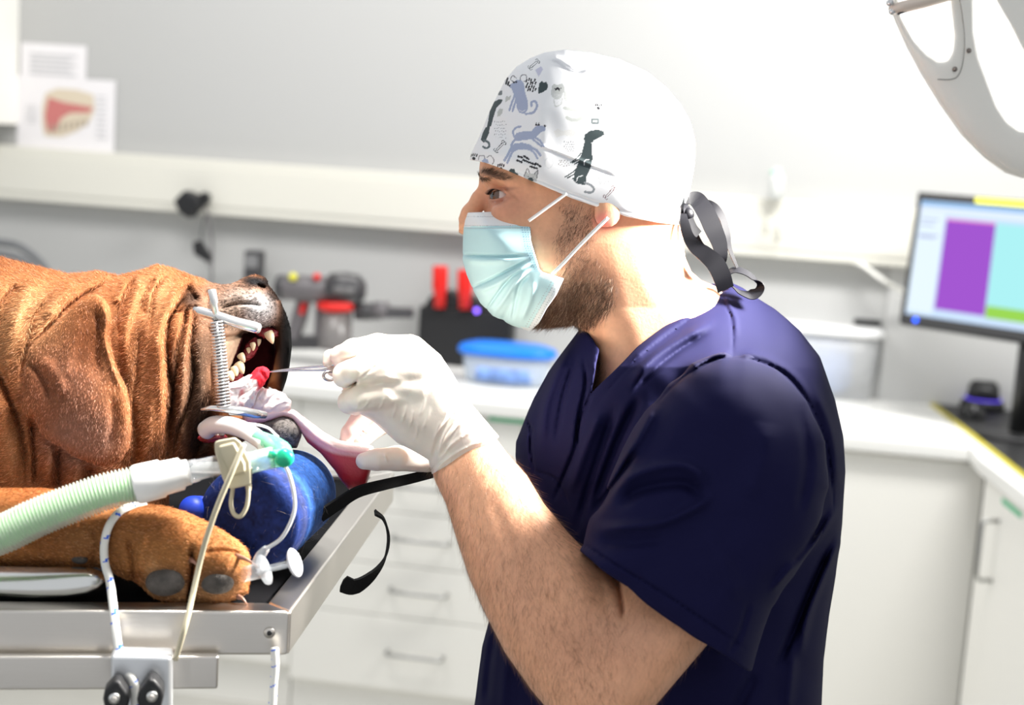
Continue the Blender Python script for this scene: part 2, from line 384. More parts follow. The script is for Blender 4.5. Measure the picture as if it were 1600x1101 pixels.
# corner leg cabinet
wn = np.array([-dW[1], dW[0], 0]); wn = wn if wn[0] < 0 else -wn     # outward (towards the left)
A0 = C0-wn*.02-np.array([0,0,.041]); A0 = A0+dW*.0; A1 = A0+dW*1.9
t = thing('base_cabinet', (A0[0]+.3, A0[1]-.5, 0), 'white base cabinet of the corner leg with a tall bar handle', 'cabinet')
def wbox(s0, s1, z0, z1, th, off=0.0):
    q = [np.array([*(A0+dW*a+wn*off)[:2], z]) for a, z in ((s0,z0),(s1,z0),(s1,z1),(s0,z1))]
    return MB().slab(q, -wn*th)
wbox(-0.03, 1.9, 0, ZC-.042, .5, -.012).build('carcass', M_white, t)
def wing_s(px, py):
    r = ray(px, py); k = np.dot(A0-CAM, wn)/np.dot(r, wn); p = CAM+r*k; return np.dot(p-A0, dW), p[2]
sd, _ = wing_s(1531, 800)
wbox(0.0, 1.0, .12, .855, .02).build('door', M_white, t, bevel=.002)
wd = wbox(1.003, 1.7, .12, .855, .02).build('door', M_white, t, bevel=.002)
(s0, z0), (s1, z1), (s2, z2), (s3, z3) = [wing_s(*a) for a in ((1590,812),(1563,816),(1548,905),(1570,911))]
hp = [A0+dW*(s1+.02)]; sm = (s1+s2)/2
hh = lambda s, z, o: np.array([*(A0+dW*s+wn*o)[:2], z])
MB().tube([hh(sm,z1,.0),hh(sm,z1,.03),hh(sm,z1-.01,.036),hh(sm,z2+.01,.036),hh(sm,z2,.03),hh(sm,z2,0)], .005, 8).build('handle', M_steelb, t, smooth=True)
(s0, z0), (s1, z1) = wing_s(1567,777), wing_s(1597,800)
tag(wbox(s0, s1, z0-.012, z0, .002, .0015).build('green_tape', M_green), 'green tape strip on the corner cabinet above its tall handle', 'tape')
# left wall cupboard and posters
e = on_y(28, 195, YW-.002)
t = thing('wall_cupboard', (e[0]-.4, YW-.15, e[2]), 'white wall cupboard at the upper left edge of the picture', 'cupboard')
MB().box((e[0]-.8,YW-.31,e[2]),(e[0],YW-.001,2.4)).build('carcass', M_white, t, bevel=.003)
MB().box((e[0]-.8,YW-.332,e[2]-.004),(e[0]-.002,YW-.312,2.4)).build('door', M_white, t, bevel=.003)
def sheet(px0, py0, px1, py1, lab, name='poster', off=.004, m=None):
    a, b = on_y(px0, py0, YW-off), on_y(px1, py1, YW-off)
    t = thing(name, (b[0], YW, b[2]), lab, 'poster')
    MB().box((a[0],YW-off,b[2]),(b[0],YW-off+.002,a[2])).build('paper', m or mat('paper_white', (.74,.72,.73), .6), t)
    return t, a, b
t, a, b = sheet(33, 66, 134, 125, 'small upper paper notice with grey lines of text on the wall')
m = MB()
for k in range(5):
    z = a[2]-.03-k*.014; m.box((a[0]+.03,YW-.0055,z-.007),(b[0]-.03-.02*(k%2),YW-.0045,z))
m.build('text_block', mat('print_grey', (.50,.50,.51), .7), t)
t, a, b = sheet(28, 117, 178, 238, 'larger lower poster of a dental chart with red and yellow teeth', off=.007)
def pw(px, py): return on_y(px, py, YW-.0075)
def pflat(pts, name, m, par, th=.001): return MB().prism([pw(*p) for p in pts], np.array([0,-th,0])).build(name, m, par)
pflat([(66,165),(72,145),(90,138),(120,140),(146,148),(148,172),(140,190),(120,205),(95,214),(70,212),(66,195)], 'jaw_drawing', mat('print_bone', (.60,.52,.40), .7), t)
pflat([(76,152),(100,160),(130,165),(146,168),(140,176),(110,176),(95,185),(88,205),(74,205),(70,180)], 'gum_drawing', mat('print_red', (.50,.16,.15), .7), t, .0016)
m = MB()
for k in range(7): m.prism([pw(78+k*9,196-k*1.5),pw(83+k*9,195-k*1.5),pw(82+k*9,209-k*2),pw(79+k*9,209-k*2)], np.array([0,-.002,0]))
m.build('teeth_drawing', mat('print_tooth', (.34,.28,.22), .7), t)
for x0, x1, y0, n, st in ((150,166,150,9,8),(40,58,165,5,6)):
    m = MB()
    for k in range(n): q0, q1 = pw(x0, y0+k*st), pw(x1, y0+3+k*st); m.box((q0[0],YW-.0085,q1[2]),(q1[0],YW-.0075,q0[2]))
    m.build('text_block', mat('print_grey'), t)
# ---------------- things on the worktop ----------------
def P3(y): return lambda px, py: on_y(px, py, y)
M_gm = mat('gunmetal_plastic', (.045,.043,.046), .4); M_gl = mat('grey_plastic', (.13,.12,.125), .4)
M_red = mat('red_plastic', (.72,.015,.01), .35); M_blk = mat('black_box', (.010,.010,.011), .55)
# handheld vacuum
yv = YW-.3; V_ = P3(yv)
t = thing('handheld_vacuum', V_(480, 548), 'grey and red cordless handheld vacuum lying on the worktop', 'vacuum cleaner')
s = yv/FPX*1.02
def rr(px): return px*(pix(V_(500,480))[2])/FPX
ctr = lambda a, b: V_((a[0]+b[0])/2, (a[1]+b[1])/2)
def hcyl(name, xa_, ya_, xb_, yb_, prof, m, par, **k):
    a, b = V_(xa_, ya_), V_(xb_, yb_); L = np.linalg.norm(b-a)
    return MB().lathe(a, b-a, [(f*L, rr(r)) for f, r in prof], 28).build(name, m, par, smooth=True)
hcyl('motor_body', 434, 448, 520, 454, [(0,14),(.02,17),(.1,20),(.5,21),(1,21)], M_gl, t)
hcyl('end_cap', 432, 448, 446, 449, [(0,15),(.15,19),(1,20.5)], M_gm, t)
hcyl('cyclone', 514, 450, 569, 453, [(0,20),(.05,24),(.5,26),(.85,22),(1,14)], M_gm, t)
for k in range(7):
    a = -math.pi*.9+k*math.pi*.3; c = V_(543, 451); r_ = rr(22)
    if k in (1,2,3,4,5,0,6): MB().lathe(c+np.array([-rr(16), -math.cos(a)*r_*.96-0, math.sin(a)*r_*.9]), (1,0,0), [(0,rr(5)),(rr(8),rr(6.5)),(rr(34),rr(4))], 10).build('cyclone_cone', mat('cyclone_grey', (.16,.155,.155), .3), t, smooth=True)
MB().ball(V_(463,431)+np.array([0,-.03,0]), rr(6.5)).build('yellow_button', mat('yellow_plastic', (.75,.7,.05), .4), t, smooth=True)['label'] = 'yellow button'
MB().ball(V_(500,431)+np.array([0,-.03,0]), rr(6)).build('red_button', M_red, t, smooth=True)['label'] = 'red button'
hcyl('bin_ring', 527, 471, 527, 484, [(0,30),(.6,31),(1,27)], M_red, t)
hcyl('dust_bin', 526, 484, 524, 545, [(0,24),(.7,25),(.75,27),(1,26)], mat('bin_smoke', (.20,.185,.18), .2, alpha=.75), t)
hcyl('filter_cone', 528, 486, 527, 519, [(0,15),(.9,19),(1,16)], mat('filter_cream', (.62,.60,.52), .6), t)
MB().prism([V_(*p) for p in ((462,470),(483,470),(476,500),(464,532),(444,532),(452,500))], np.array([0,.035,0])).build('handle_grip', M_gl, t, bevel=.006)
MB().prism([V_(*p) for p in ((470,473),(482,473),(474,492),(468,490))], np.array([0,-.006,0])).build('trigger', M_red, t, bevel=.002)
MB().prism([V_(*p) for p in ((436,527),(497,527),(506,546),(434,546))], np.array([0,.07,0])).build('battery', M_gm, t, bevel=.006)
MB().prism([V_(*p) for p in ((492,470),(503,470),(501,528),(490,528))], np.array([0,.03,0])).build('strut', M_gl, t, bevel=.004)
hcyl('nozzle_tube', 556, 486, 645, 489, [(0,14),(.25,14),(.3,12.5),(.45,12.5),(.46,9),(1,8)], M_gm, t)
hcyl('tube_collar', 585, 484, 606, 485, [(0,13.4),(1,13.4)], M_gl, t)
# black equipment box with red tubes
yb = YW-.095; B_ = P3(yb)
t = thing('equipment_box', B_(740, 562), 'black equipment unit on the worktop with red canisters and a violet light', 'equipment')
q = [B_(655,478), B_(800,489), B_(800,575), B_(652,562)]; q[3][2] = q[2][2] = ZC; q[3][0] = q[0][0]; q[2][0] = q[1][0]; q[1][2] = q[0][2]
MB().slab(q, np.array([0,.09,0])).build('housing', M_blk, t, bevel=.006)
MB().prism([B_(*p) for p in ((662,479),(672,462),(700,455),(720,468),(728,462),(745,470),(765,482))], np.array([0,.08,0])).build('cradle', M_dark, t, bevel=.004)
rb = lambda px: px*pix(B_(690,450))[2]/FPX
for x, y0, y1 in ((688,415,480),(727,421,482)):
    a, b = B_(x, y1), B_(x+1, y0); a[1] += .045; b[1] += .045; L = np.linalg.norm(b-a)
    MB().lathe(a-np.array([0,.055,0]), b-a, [(0,rb(9)),(L*.35,rb(9.5)),(L*.45,rb(12)),(L*.97,rb(12)),(L,rb(11))], 24).build('canister', M_red, t, smooth=True)['label'] = 'red canister'
MB().ball(B_(745,485)+np.array([0,-.002,0]), rb(4)).build('indicator_light', mat('violet_led', (.2,.1,.8), emit=(.25,.12,1), es=3), t, smooth=True)
# blue lidded tub
c = on_z(790, 599, ZC); rt = lambda px: px*pix(c)[2]/FPX
def rrect(cx, cy, z, a, b, n=2.8, N=40):
    o = []
    for k in range(N):
        th = 2*math.pi*k/N; co, si = math.cos(th), math.sin(th); o.append((cx+a*math.copysign(abs(co)**(2/n), co), cy+b*math.copysign(abs(si)**(2/n), si), z))
    return np.array(o)
t = thing('lidded_tub', c, 'clear plastic tub with a bright blue lid on the worktop', 'container')
zt = ZC+rt(50); W2 = rt(72)
MB().rings([rrect(c[0],c[1],ZC+.001,W2*.86,.060),rrect(c[0],c[1],ZC+.01,W2*.9,.064),rrect(c[0],c[1],zt,W2*.98,.068),rrect(c[0],c[1],zt,W2*.95,.066),rrect(c[0],c[1],ZC+.012,W2*.87,.062)]).build('tub', mat('clear_plastic', (.72,.80,.88), .25, alpha=.45), t, smooth=True)
MB().rings([rrect(c[0],c[1],zt-.006,W2*1.06,.074),rrect(c[0],c[1],zt+.006,W2*1.08,.076),rrect(c[0],c[1],zt+.014,W2*1.03,.072),rrect(c[0],c[1],zt+.022,W2*.8,.064)]).build('lid', mat('blue_lid', (.0,.20,.85), .35), t, smooth=True)
MB().rings([rrect(c[0],c[1],ZC+.013,W2*.8,.07),rrect(c[0],c[1],ZC+.05,W2*.8,.07)]).build('contents', mat('blue_contents', (.18,.30,.62), .7, var=.4, vscale=30), t, smooth=True)
# right hand clear crate
c0 = on_z(1262, 622, ZC); c1 = on_z(1372, 625, ZC); yc = c0[1]; zt = on_y(1370, 530, yc)[2]
x0, x1 = on_y(1205, 600, yc)[0], on_y(1372, 600, yc)[0]
t = thing('storage_crate', ((x0+x1)/2, yc+.12, ZC), 'clear plastic crate holding blue packs at the right of the worktop', 'crate')
m = MB(); cx, cy, a, b = (x0+x1)/2, yc+.11, (x1-x0)/2, .11
m.rings([rrect(cx,cy,ZC+.001,a*.93,b*.93,6),rrect(cx,cy,zt,a,b,6),rrect(cx,cy,zt,a*.97,b*.97,6),rrect(cx,cy,ZC+.004,a*.9,b*.9,6)]).build('crate_body', mat('crate_clear', (.90,.91,.92), .3, alpha=.28), t, smooth=True)
MB().rings([rrect(cx,cy,zt,a*1.07,b*1.07,6),rrect(cx,cy,zt+.016,a*1.07,b*1.07,6),rrect(cx,cy,zt+.024,a*.97,b*.97,6),rrect(cx,cy,zt+.022,a*.8,b*.8,6)]).build('crate_lid', mat('crate_lid', (.88,.88,.88), .3, alpha=.95), t, smooth=True)
mp = MB(); mp.rings([rrect(cx-.01,cy,ZC+.006,a*.45,b*.7,3),rrect(cx-.02,cy,ZC+.035,a*.68,b*.8,3),rrect(cx-.02,cy,zt-.05,a*.70,b*.82,3),rrect(cx-.02,cy,zt-.012,a*.55,b*.7,3)])
mp.build('blue_packs', mat('blue_packs', (.24,.34,.60), .6, var=.25, vscale=22), t, smooth=True)
g = on_y(1356, 519, cy)
bb = MB().box((g[0]-.045,cy-.02,zt+.0245),(g[0]+.035,cy+.02,zt+.045)).build('stapler_like_clip', M_dark, bevel=.006); bb.name = 'dark_clip'
tag(bb, 'small black clip lying on the lid of the clear crate', 'clip')
# phone dock (dark upright box), low clutter, hoses, gooseneck camera
yd = YW-.1; D_ = P3(yd)
t = thing('charging_dock', D_(392, 448), 'dark upright charging dock on the worktop behind the dog\'s nose', 'dock')
a, b = D_(381, 391), D_(405, 440)
MB().box((a[0],yd,ZC),(b[0],yd+.05,a[2])).build('dock_body', M_gm, t, bevel=.006)
MB().box((a[0]+.006,yd-.004,a[2]-.05),(b[0]-.006,yd+.001,a[2]-.012)).build('display', mat('display_grey', (.2,.2,.2), .2), t, bevel=.001)
p = on_z(340, 472, ZC); tag(MB().ball((p[0], YW-.2, ZC+.042), (.085,.04,.042), 24, 12).build('cable_coil', mat('dark_rubber', (.06,.07,.06), .6, var=.4, vscale=40), smooth=True), 'low dark bundle on the worktop under the hanging webcam', 'bundle')
yg = YW-.075; G_ = P3(yg); rg = pix(G_(305,320))[2]/FPX
t = thing('webcam', G_(300, 338), 'small black webcam on a thin bent stalk against the cable duct', 'webcam')
MB().prism([G_(*p) for p in ((280,313),(297,296),(318,306),(322,322),(304,341),(288,330))], np.array([0,-.05,0])).build('camera_head', M_dark, t, bevel=.008)
MB().prism([G_(*p) for p in ((312,308),(322,299),(331,304),(328,318),(316,324))], np.array([0,-.03,0])).build('clamp', M_dark, t, bevel=.004)
MB().tube(spline([G_(322,320)-[0,.02,0], G_(331,345)-[0,.02,0], G_(335,375)-[0,.02,0], G_(333,410)-[0,.01,0], G_(330,452)], 6), .0035, 8).build('stalk', M_gl, t, smooth=True)
MB().tube(spline([G_(326,335)-[0,.02,0], G_(319,362)-[0,.02,0], G_(322,385)-[0,.02,0], G_(328,418)-[0,.01,0]], 6), .002, 8).build('cable', M_gm, t, smooth=True)
MB().prism([G_(*p) for p in ((305,378),(316,374),(330,396),(334,410),(324,407),(307,396))], np.array([0,-.025,0])).build('cable_clip', M_dark, t, bevel=.004)
for k, (pts, lab) in enumerate((([(-40,370),(-5,378),(25,383),(48,396),(68,415),(80,440)], 'outer grey hose curving up behind the dog at the left edge'), ([(-40,392),(0,396),(30,403),(50,415),(62,440)], 'inner grey hose curving up behind the dog at the left edge'))):
    H_ = P3(YW-.2-.03*k); w = spline([H_(*p) for p in pts], 8); tag(MB().tube(w, .012, 12).build('hose', mat('hose_grey', (.16,.165,.17), .35), smooth=True), lab, 'hose')
c_ = on_z(100, 470, ZC); tag(MB().ball((c_[0], YW-.25, ZC+.05), (.07,.05,.05), 20, 10).build('instrument_pouch', mat('pouch_grey', (.3,.32,.31), .6), smooth=True), 'grey pouch on the worktop behind the dog\'s neck at the left', 'pouch')
# fittings on the duct: small bottle dispenser and hooks, cable
U_ = P3(YW-.09)
t = thing('dispenser_bottle', U_(1210, 318), 'small grey bottle with green cap fixed on the cable duct', 'bottle')
a, b = U_(1212, 312), U_(1214, 262); L = np.linalg.norm(b-a)
MB().lathe(a, b-a, [(0,.018),(L*.1,.022),(L*.75,.022),(L*.85,.014),(L,.012)], 20).build('bottle_body', mat('bottle_grey', (.52,.53,.51), .4), t, smooth=True)
MB().lathe(b-[0,0,.02], (0,0,1), [(0,.0165),(.012,.0165)], 20).build('cap', mat('cap_green', (.25,.6,.42), .4), t, smooth=True)
for x, y in ((1200,340),(1218,352)):
    a = on_y(x, y, YW-.066); tag(MB().tube([a, a+[0,-.03,0], a+[.002,-.034,-.03], a+[-.004,-.026,-.045]], .005, 8).build('cable_hook', mat('hook_beige', (.55,.54,.48), .5), smooth=True), 'small beige hook on the duct below the bottle, '+('left one' if x == 1200 else 'right one'), 'hook')
w = spline([on_y(1325,405,YW-.05), on_y(1350,416,YW-.06), on_y(1378,436,YW-.1), on_y(1404,451,YW-.08), on_y(1440,468,YW-.06)], 8)
tag(MB().tube(w, .006, 10).build('white_cable', mat('cable_white', (.8,.79,.74), .5), smooth=True), 'white cable sloping from the duct to behind the monitor', 'cable')
# ---------------- monitor ----------------
TL, BL = P(1434,299,3.78), P(1404,504,3.72); TR, BR = P(1760,324,3.42), P(1738,556,3.36)
nrm = np.cross(TR-TL, BL-TL); nrm /= np.linalg.norm(nrm); nrm = nrm if np.dot(nrm, CAM-TL) > 0 else -nrm
def mq(u, v, o=0): return (TL*(1-u)+TR*u)*(1-v)+(BL*(1-u)+BR*u)*v+nrm*o
t = thing('monitor', mq(.5,1.0), 'black framed computer monitor showing violet, cyan and green blocks', 'monitor')
MB().slab([mq(0,0),mq(1,0),mq(1,1),mq(0,1)], -nrm*.03).build('casing', M_dark, t, bevel=.004)
def panel(u0, v0, u1, v1, name, col, es, o, par, th=.0012):
    o_ = MB().slab([mq(u0,v0,o),mq(u1,v0,o),mq(u1,v1,o),mq(u0,v1,o)], -nrm*th).build(name, mat('scr_'+'%d_%d_%d'%tuple(int(c*255) for c in col), (0,0,0), .6, emit=col, es=es*.9, spec=0), par); return o_
scr = panel(.028,.065,.972,.925,'screen',(.62,.78,1.0),1.05,.0006,t)
panel(.028,.065,.972,.105,'title_bar',(.38,.62,.95),1,.0012,scr)
panel(.028,.105,.972,.16,'menu_bar',(.75,.85,1.0),1.1,.0013,scr)
panel(.030,.16,.16,.90,'side_panel',(.78,.90,1.0),1.1,.0014,scr)
panel(.17,.185,.415,.20,'pink_line',(1,.35,.7),1,.0016,scr)
panel(.17,.20,.415,.86,'violet_block',(.38,.10,.66),1,.0016,scr)['label'] = 'violet block'
panel(.418,.19,.972,.785,'cyan_block',(.42,.88,.90),1.05,.0016,scr)['label'] = 'cyan block'
panel(.418,.785,.972,.87,'green_block',(.35,.72,.10),1,.0016,scr)['label'] = 'green block'
for k, (v, w_) in enumerate(((.20,.09),(.24,.07),(.32,.10),(.335,.08))): panel(.04,v,.04+w_,v+.012,'text_line',(.5,.55,.8),1,.002,scr)
MB().slab([mq(.30,.012,.001),mq(.62,.012,.001),mq(.62,.052,.001),mq(.30,.052,.001)], -nrm*.0012).build('yellow_strip', mat('yellow_strip', (.75,.72,.05), .5), t)['label'] = 'yellow adhesive strip'
MB().ball(mq(.085,.962,.002), .006).build('power_light', mat('blue_led', (0,.05,.9), emit=(.02,.12,1), es=3), t, smooth=True)['label'] = 'blue power light'
mc = mq(.60,.97,-.05)
MB().tube([mc+[0,0,.06], [mc[0],mc[1],ZC+.02]], .024, 16).build('stand', M_dark, t, smooth=True)
MB().rings([rrect(mc[0],mc[1],ZC+.006,.10,.07),rrect(mc[0],mc[1],ZC+.014,.095,.065)]).build('stand_foot', M_dark, t, smooth=True)
# desk mat, phone, mouse, keyboard
q = [on_z(1440,616,ZC), on_z(1600,741,ZC)]; dm = (q[1]-q[0]); q1 = q[0]+dm*1.35; rt_ = np.array([.55,0.12,0])
t = thing('desk_mat', (q[0]+q1)/2, 'black desk mat with a yellow edge under the monitor', 'mat')
MB().prism([q[0],q1,q1+rt_,q[0]+rt_], np.array([0,0,.004])).build('mat_sheet', M_dark, t)
nn = np.cross(dm/np.linalg.norm(dm), [0,0,1.]); nn = nn if nn[0] < 0 else -nn
MB().prism([q[0]+nn*.001,q1+nn*.001,q1+nn*.014,q[0]+nn*.014], np.array([0,0,.005])).build('yellow_edge', mat('yellow_edge', (.50,.42,.02), .5), t)['label'] = 'yellow edge strip'
c = on_z(1534, 640, ZC); 
t = thing('barcode_scanner', c, 'black scanner on its stand with a violet glow beside the monitor foot', 'scanner')
MB().lathe((c[0],c[1],ZC+.005), (0,0,1), [(0,.062),(.015,.06),(.03,.045)], 24).build('scanner_base', M_dark, t, smooth=True)
MB().rings([rrect(c[0],c[1],ZC+.03,.045,.045),rrect(c[0],c[1]+.01,ZC+.07,.04,.035),rrect(c[0],c[1]+.02,ZC+.082,.03,.025)]).build('scanner_body', M_dark, t, smooth=True)
MB().lathe((c[0],c[1],ZC+.028), (0,0,1), [(0,.050),(.006,.050)], 24).build('glow_ring', mat('violet_glow', (.05,.03,.4), emit=(.12,.06,.9), es=.8), t, smooth=True)
c = on_z(1518, 652, ZC); t = thing('computer_mouse', c, 'black computer mouse at the edge of the desk mat', 'mouse')
m = MB(); R = []
for k in range(9):
    th = math.pi/2*k/8; R.append(rrect(c[0],c[1],ZC+.005+.03*math.sin(th),max(.034*math.cos(th),.001),max(.058*math.cos(th),.001),2.3))
m.rings(R).build('mouse_shell', M_dark, t, smooth=True)
MB().tube([(c[0],c[1]-.02,ZC+.034),(c[0],c[1]-.04,ZC+.028)], .004, 10).build('scroll_wheel', mat('wheel_chrome', (.6,.6,.62), .25, 1), t, smooth=True)
c = on_z(1600, 668, ZC); t = thing('keyboard', c, 'black keyboard lying on the desk mat at the right edge', 'keyboard')
kd = dm/np.linalg.norm(dm); kn = np.array([-kd[1],kd[0],0]); kn = kn if kn[0] > 0 else -kn; o0 = np.array([c[0],c[1],ZC+.005])+kd*.34+kn*.02
MB().prism([o0,o0+kd*.42,o0+kd*.42+kn*.14,o0+kn*.14], np.array([0,0,.018])).build('keyboard_body', M_dark, t, bevel=.003)
m = MB()
for i in range(4):
    for j in range(13):
        a = o0+kd*(.01+j*.031)+kn*(.01+i*.031)+[0,0,.018]; m.prism([a,a+kd*.026,a+kd*.026+kn*.026,a+kn*.026], np.array([0,0,.005]))
m.build('keycaps', M_gm, t)['kind'] = 'stuff'
# ---------------- operating table ----------------
ZT = 1.2
M_ss = mat('stainless_steel', (.62,.585,.54), .33, 1, bump=.12, bscale=40, stretch=(1,1,30), bdist=.001)
M_ss2 = mat('polished_steel', (.72,.72,.70), .24, 1)
M_alu = mat('cast_aluminium', (.72,.73,.74), .38, .85)
tN, tF = on_z(454,955,ZT), on_z(617,736,ZT); tL = on_z(0,953,ZT); eL = (tL-tN)/np.linalg.norm(tL-tN); eF = (tF-tN); tA, tB = tN+eL*1.25, tF+eL*1.25
tb = thing('operating_table', [(tN+tA)[0]/2+.1, (tN+tF)[1]/2, 0], 'stainless steel operating table with raised rim carrying the sedated dog', 'operating table')
eFn = eF/np.linalg.norm(eF); D_ = np.array([0,0,-1.])
def tq(s, f, z=0): return tN+eL*s+eFn*f+np.array([0,0,z])     # s along the near edge, f towards the far side
LF = np.linalg.norm(eF)
MB().prism([tq(.004,.004,-.033),tq(1.246,.004,-.033),tq(1.246,LF-.004,-.033),tq(.004,LF-.004,-.033)], np.array([0,0,.022])).build('table_plate', M_ss, tb)
def rim(a, b, c, d): MB().prism([a,b,c,d], np.array([0,0,-.034])).build('rim', M_ss, tb, bevel=.0025, bseg=3)
rw = .022
rim(tq(0,0), tq(1.25,0), tq(1.25,rw), tq(rw,rw)); rim(tq(0,0), tq(rw,rw), tq(rw,LF-rw), tq(0,LF))
rim(tq(0,LF), tq(rw,LF-rw), tq(1.25,LF-rw), tq(1.25,LF))
MB().prism([tq(rw+.002,rw+.002,-.011),tq(1.24,rw+.002,-.011),tq(1.24,LF-rw-.002,-.011),tq(rw+.002,LF-rw-.002,-.011)], np.array([0,0,.006])).build('black_table_mat', mat('black_rubber', (.004,.004,.005), .8, spec=.1), tb)['label'] = 'black rubber mat'
sc = on_y(421, 988, (tN[1])); r = ray(421,988); k = np.dot(tN-CAM, np.cross(eL,[0,0,1.]))/np.dot(r, np.cross(eL,[0,0,1.])); sc = CAM+r*k; nf = np.cross(eL,[0,0,1.]); nf = nf if nf[1] < 0 else -nf
MB().lathe(sc+nf*.0005, nf, [(0,.0042),(.0008,.004)], 16).build('rivet', M_ss, tb, smooth=True)
MB().lathe(sc+nf*.0008, nf, [(0,.0022),(.0010,.0018)], 12).build('rivet', M_dark, tb, smooth=True)
mid = (tq(.62,LF/2)); MB().lathe((mid[0],mid[1],.0), (0,0,1), [(0,.26),(.03,.26),(.05,.20),(.06,.07),(ZT-.033,.07)], 32).build('pedestal', M_alu, tb, smooth=True)
# accessory rail under the near edge
def fpt(px, py, off):   # point on the vertical plane of the near edge pushed off metres towards the viewer
    r = ray(px, py); n = nf; k = np.dot(tN+n*off-CAM, n)/np.dot(r, n); return CAM+r*k
a, b, c = fpt(342,1025,.012), fpt(342,1077,.012), fpt(0,1024,.012); L_ = 1.05; h = b[2]-a[2]
MB().prism([a, a+eL*L_, a+eL*L_+[0,0,h], a+[0,0,h]], -nf*.008).build('side_rail', M_ss, tb, bevel=.002)
for s_ in (.02,.35,.8):
    MB().prism([a+eL*s_+[0,0,h*.1], a+eL*(s_+.03)+[0,0,h*.1], a+eL*(s_+.03)+[0,0,h*.9], a+eL*s_+[0,0,h*.9]], -nf*.05).build('rail_bracket', M_ss, tb)
# rope clamp on the rail
def fq(px, py, off): return fpt(px, py, off)
cl = thing('rope_clamp', fq(228,1100,.03)+[0,0,-.02], 'grey metal clamp with two black rope cleats on the table rail', 'clamp')
k0, k1, k2, k3 = fq(172,1024,.034), fq(268,1026,.034), fq(268,1150,.034), fq(172,1150,.034)
MB().slab([k0,k1,k2,k3], -nf*.021).build('clamp_block', M_alu, cl, bevel=.003)
for cx_, cy_ in ((182,1076),(240,1073)):
    c_ = fq(cx_, cy_, .036); ux = fq(cx_+10, cy_, .036)-c_; ux /= np.linalg.norm(ux); s_ = fq(cx_, cy_, .036); px1 = np.linalg.norm(fq(cx_+1, cy_, .036)-c_)
    sgn = 1 if cx_ == 182 else -1; R = []
    outl = [(-17,3),(-15,-10),(-4,-24),(6,-28),(10,-20),(18,-8),(23,6),(20,16),(12,26),(2,32),(-8,28),(-14,18)]
    pts = [c_+ux*(x*sgn*px1*1.05)+np.array([0,0,1.])*(-y*px1*1.05) for x, y in outl]
    cm = MB().prism(pts, nf*.016).build('cleat', M_dark, cl, bevel=.003)
    MB().lathe(c_+nf*.0165, nf, [(0,px1*9),(.0015,px1*8.6)], 20).build('washer', M_ss2, cm, smooth=True)
    MB().lathe(c_+nf*.018, nf, [(0,px1*5),(.002,px1*4)], 6).build('bolt', M_ss, cm)
def ribbon(path, wd, w, th, n=1):
    'flat strap: path points, width direction per point (or one), half width w, thickness th'
    path = np.asarray(path, float); T = np.gradient(path, axis=0); T /= np.linalg.norm(T, axis=1)[:, None]+1e-12
    wd = np.broadcast_to(np.asarray(wd, float), path.shape); w = np.broadcast_to(w, (len(path),)); R = []
    for k in range(len(path)):
        a = wd[k]-T[k]*np.dot(wd[k], T[k]); a /= np.linalg.norm(a)+1e-12; b = np.cross(T[k], a)*th/2; a = a*w[k]
        R.append([path[k]-a-b, path[k]+a-b, path[k]+a+b, path[k]-a+b])
    return MB().rings(R)
def rope(path, r, name, label, fleck=(.02,.12,.7), n=10, tw=.55):
    path = np.asarray(path, float); mb = MB().tube(path, r, n); m = []
    for k in range(len(path)-1):
        for i in range(n): m.append(1 if ((i+k*tw) % n) < 1.6 and (k//3) % 2 == 0 else 0)
    m += [0]*(len(mb.f)-len(m)); mb.m = m
    return tag(mb.build(name, [mat('rope_white', (.80,.79,.74), .7, bump=.6, bscale=600, bdist=.0006), mat('rope_blue', fleck, .7)], smooth=True), label, 'rope')
w = spline([Q(226,789,-235),Q(205,791,-262),Q(186,800,-288),Q(170,822,-302),Q(163,850,-300),Q(164,880,-298),Q(171,905,-306),Q(176,940,-330),Q(181,985,-348),Q(187,1022,-356),Q(196,1046,-366),Q(207,1060,-372),Q(211,1080,-372),Q(212,1120,-372)], 14)
rope(w, np.linspace(6.2,7.2,len(w))*SU*.86, 'rope', 'white rope with blue flecks tied round the dog\'s paw and cleated below')
w = spline([Q(429,1012,-300),Q(430,1040,-300),Q(427,1075,-300),Q(425,1130,-300)], 20)
rope(w, 6.5*SU*.84, 'rope', 'thin white rope with blue flecks hanging below the table corner', tw=1.1)
# rest of polished trough under the dog's leg
m = MB(); cxs = [(-120,905,25),(0,911,25.5),(60,911,25),(110,909,23.5),(140,907,20),(156,906,14),(164,905,7),(167,905,1)]
w = np.array([Q(x, y, -285) for x, y, r in cxs]); m.tube(w, [r*SU*.88*1.3 for *_, r in cxs], 28, ry=[r*SU*.88 for *_, r in cxs])
tag(m.build('steel_trough', M_ss2, smooth=True), 'shiny rounded steel trough lying on the table under the dog\'s foreleg', 'trough')
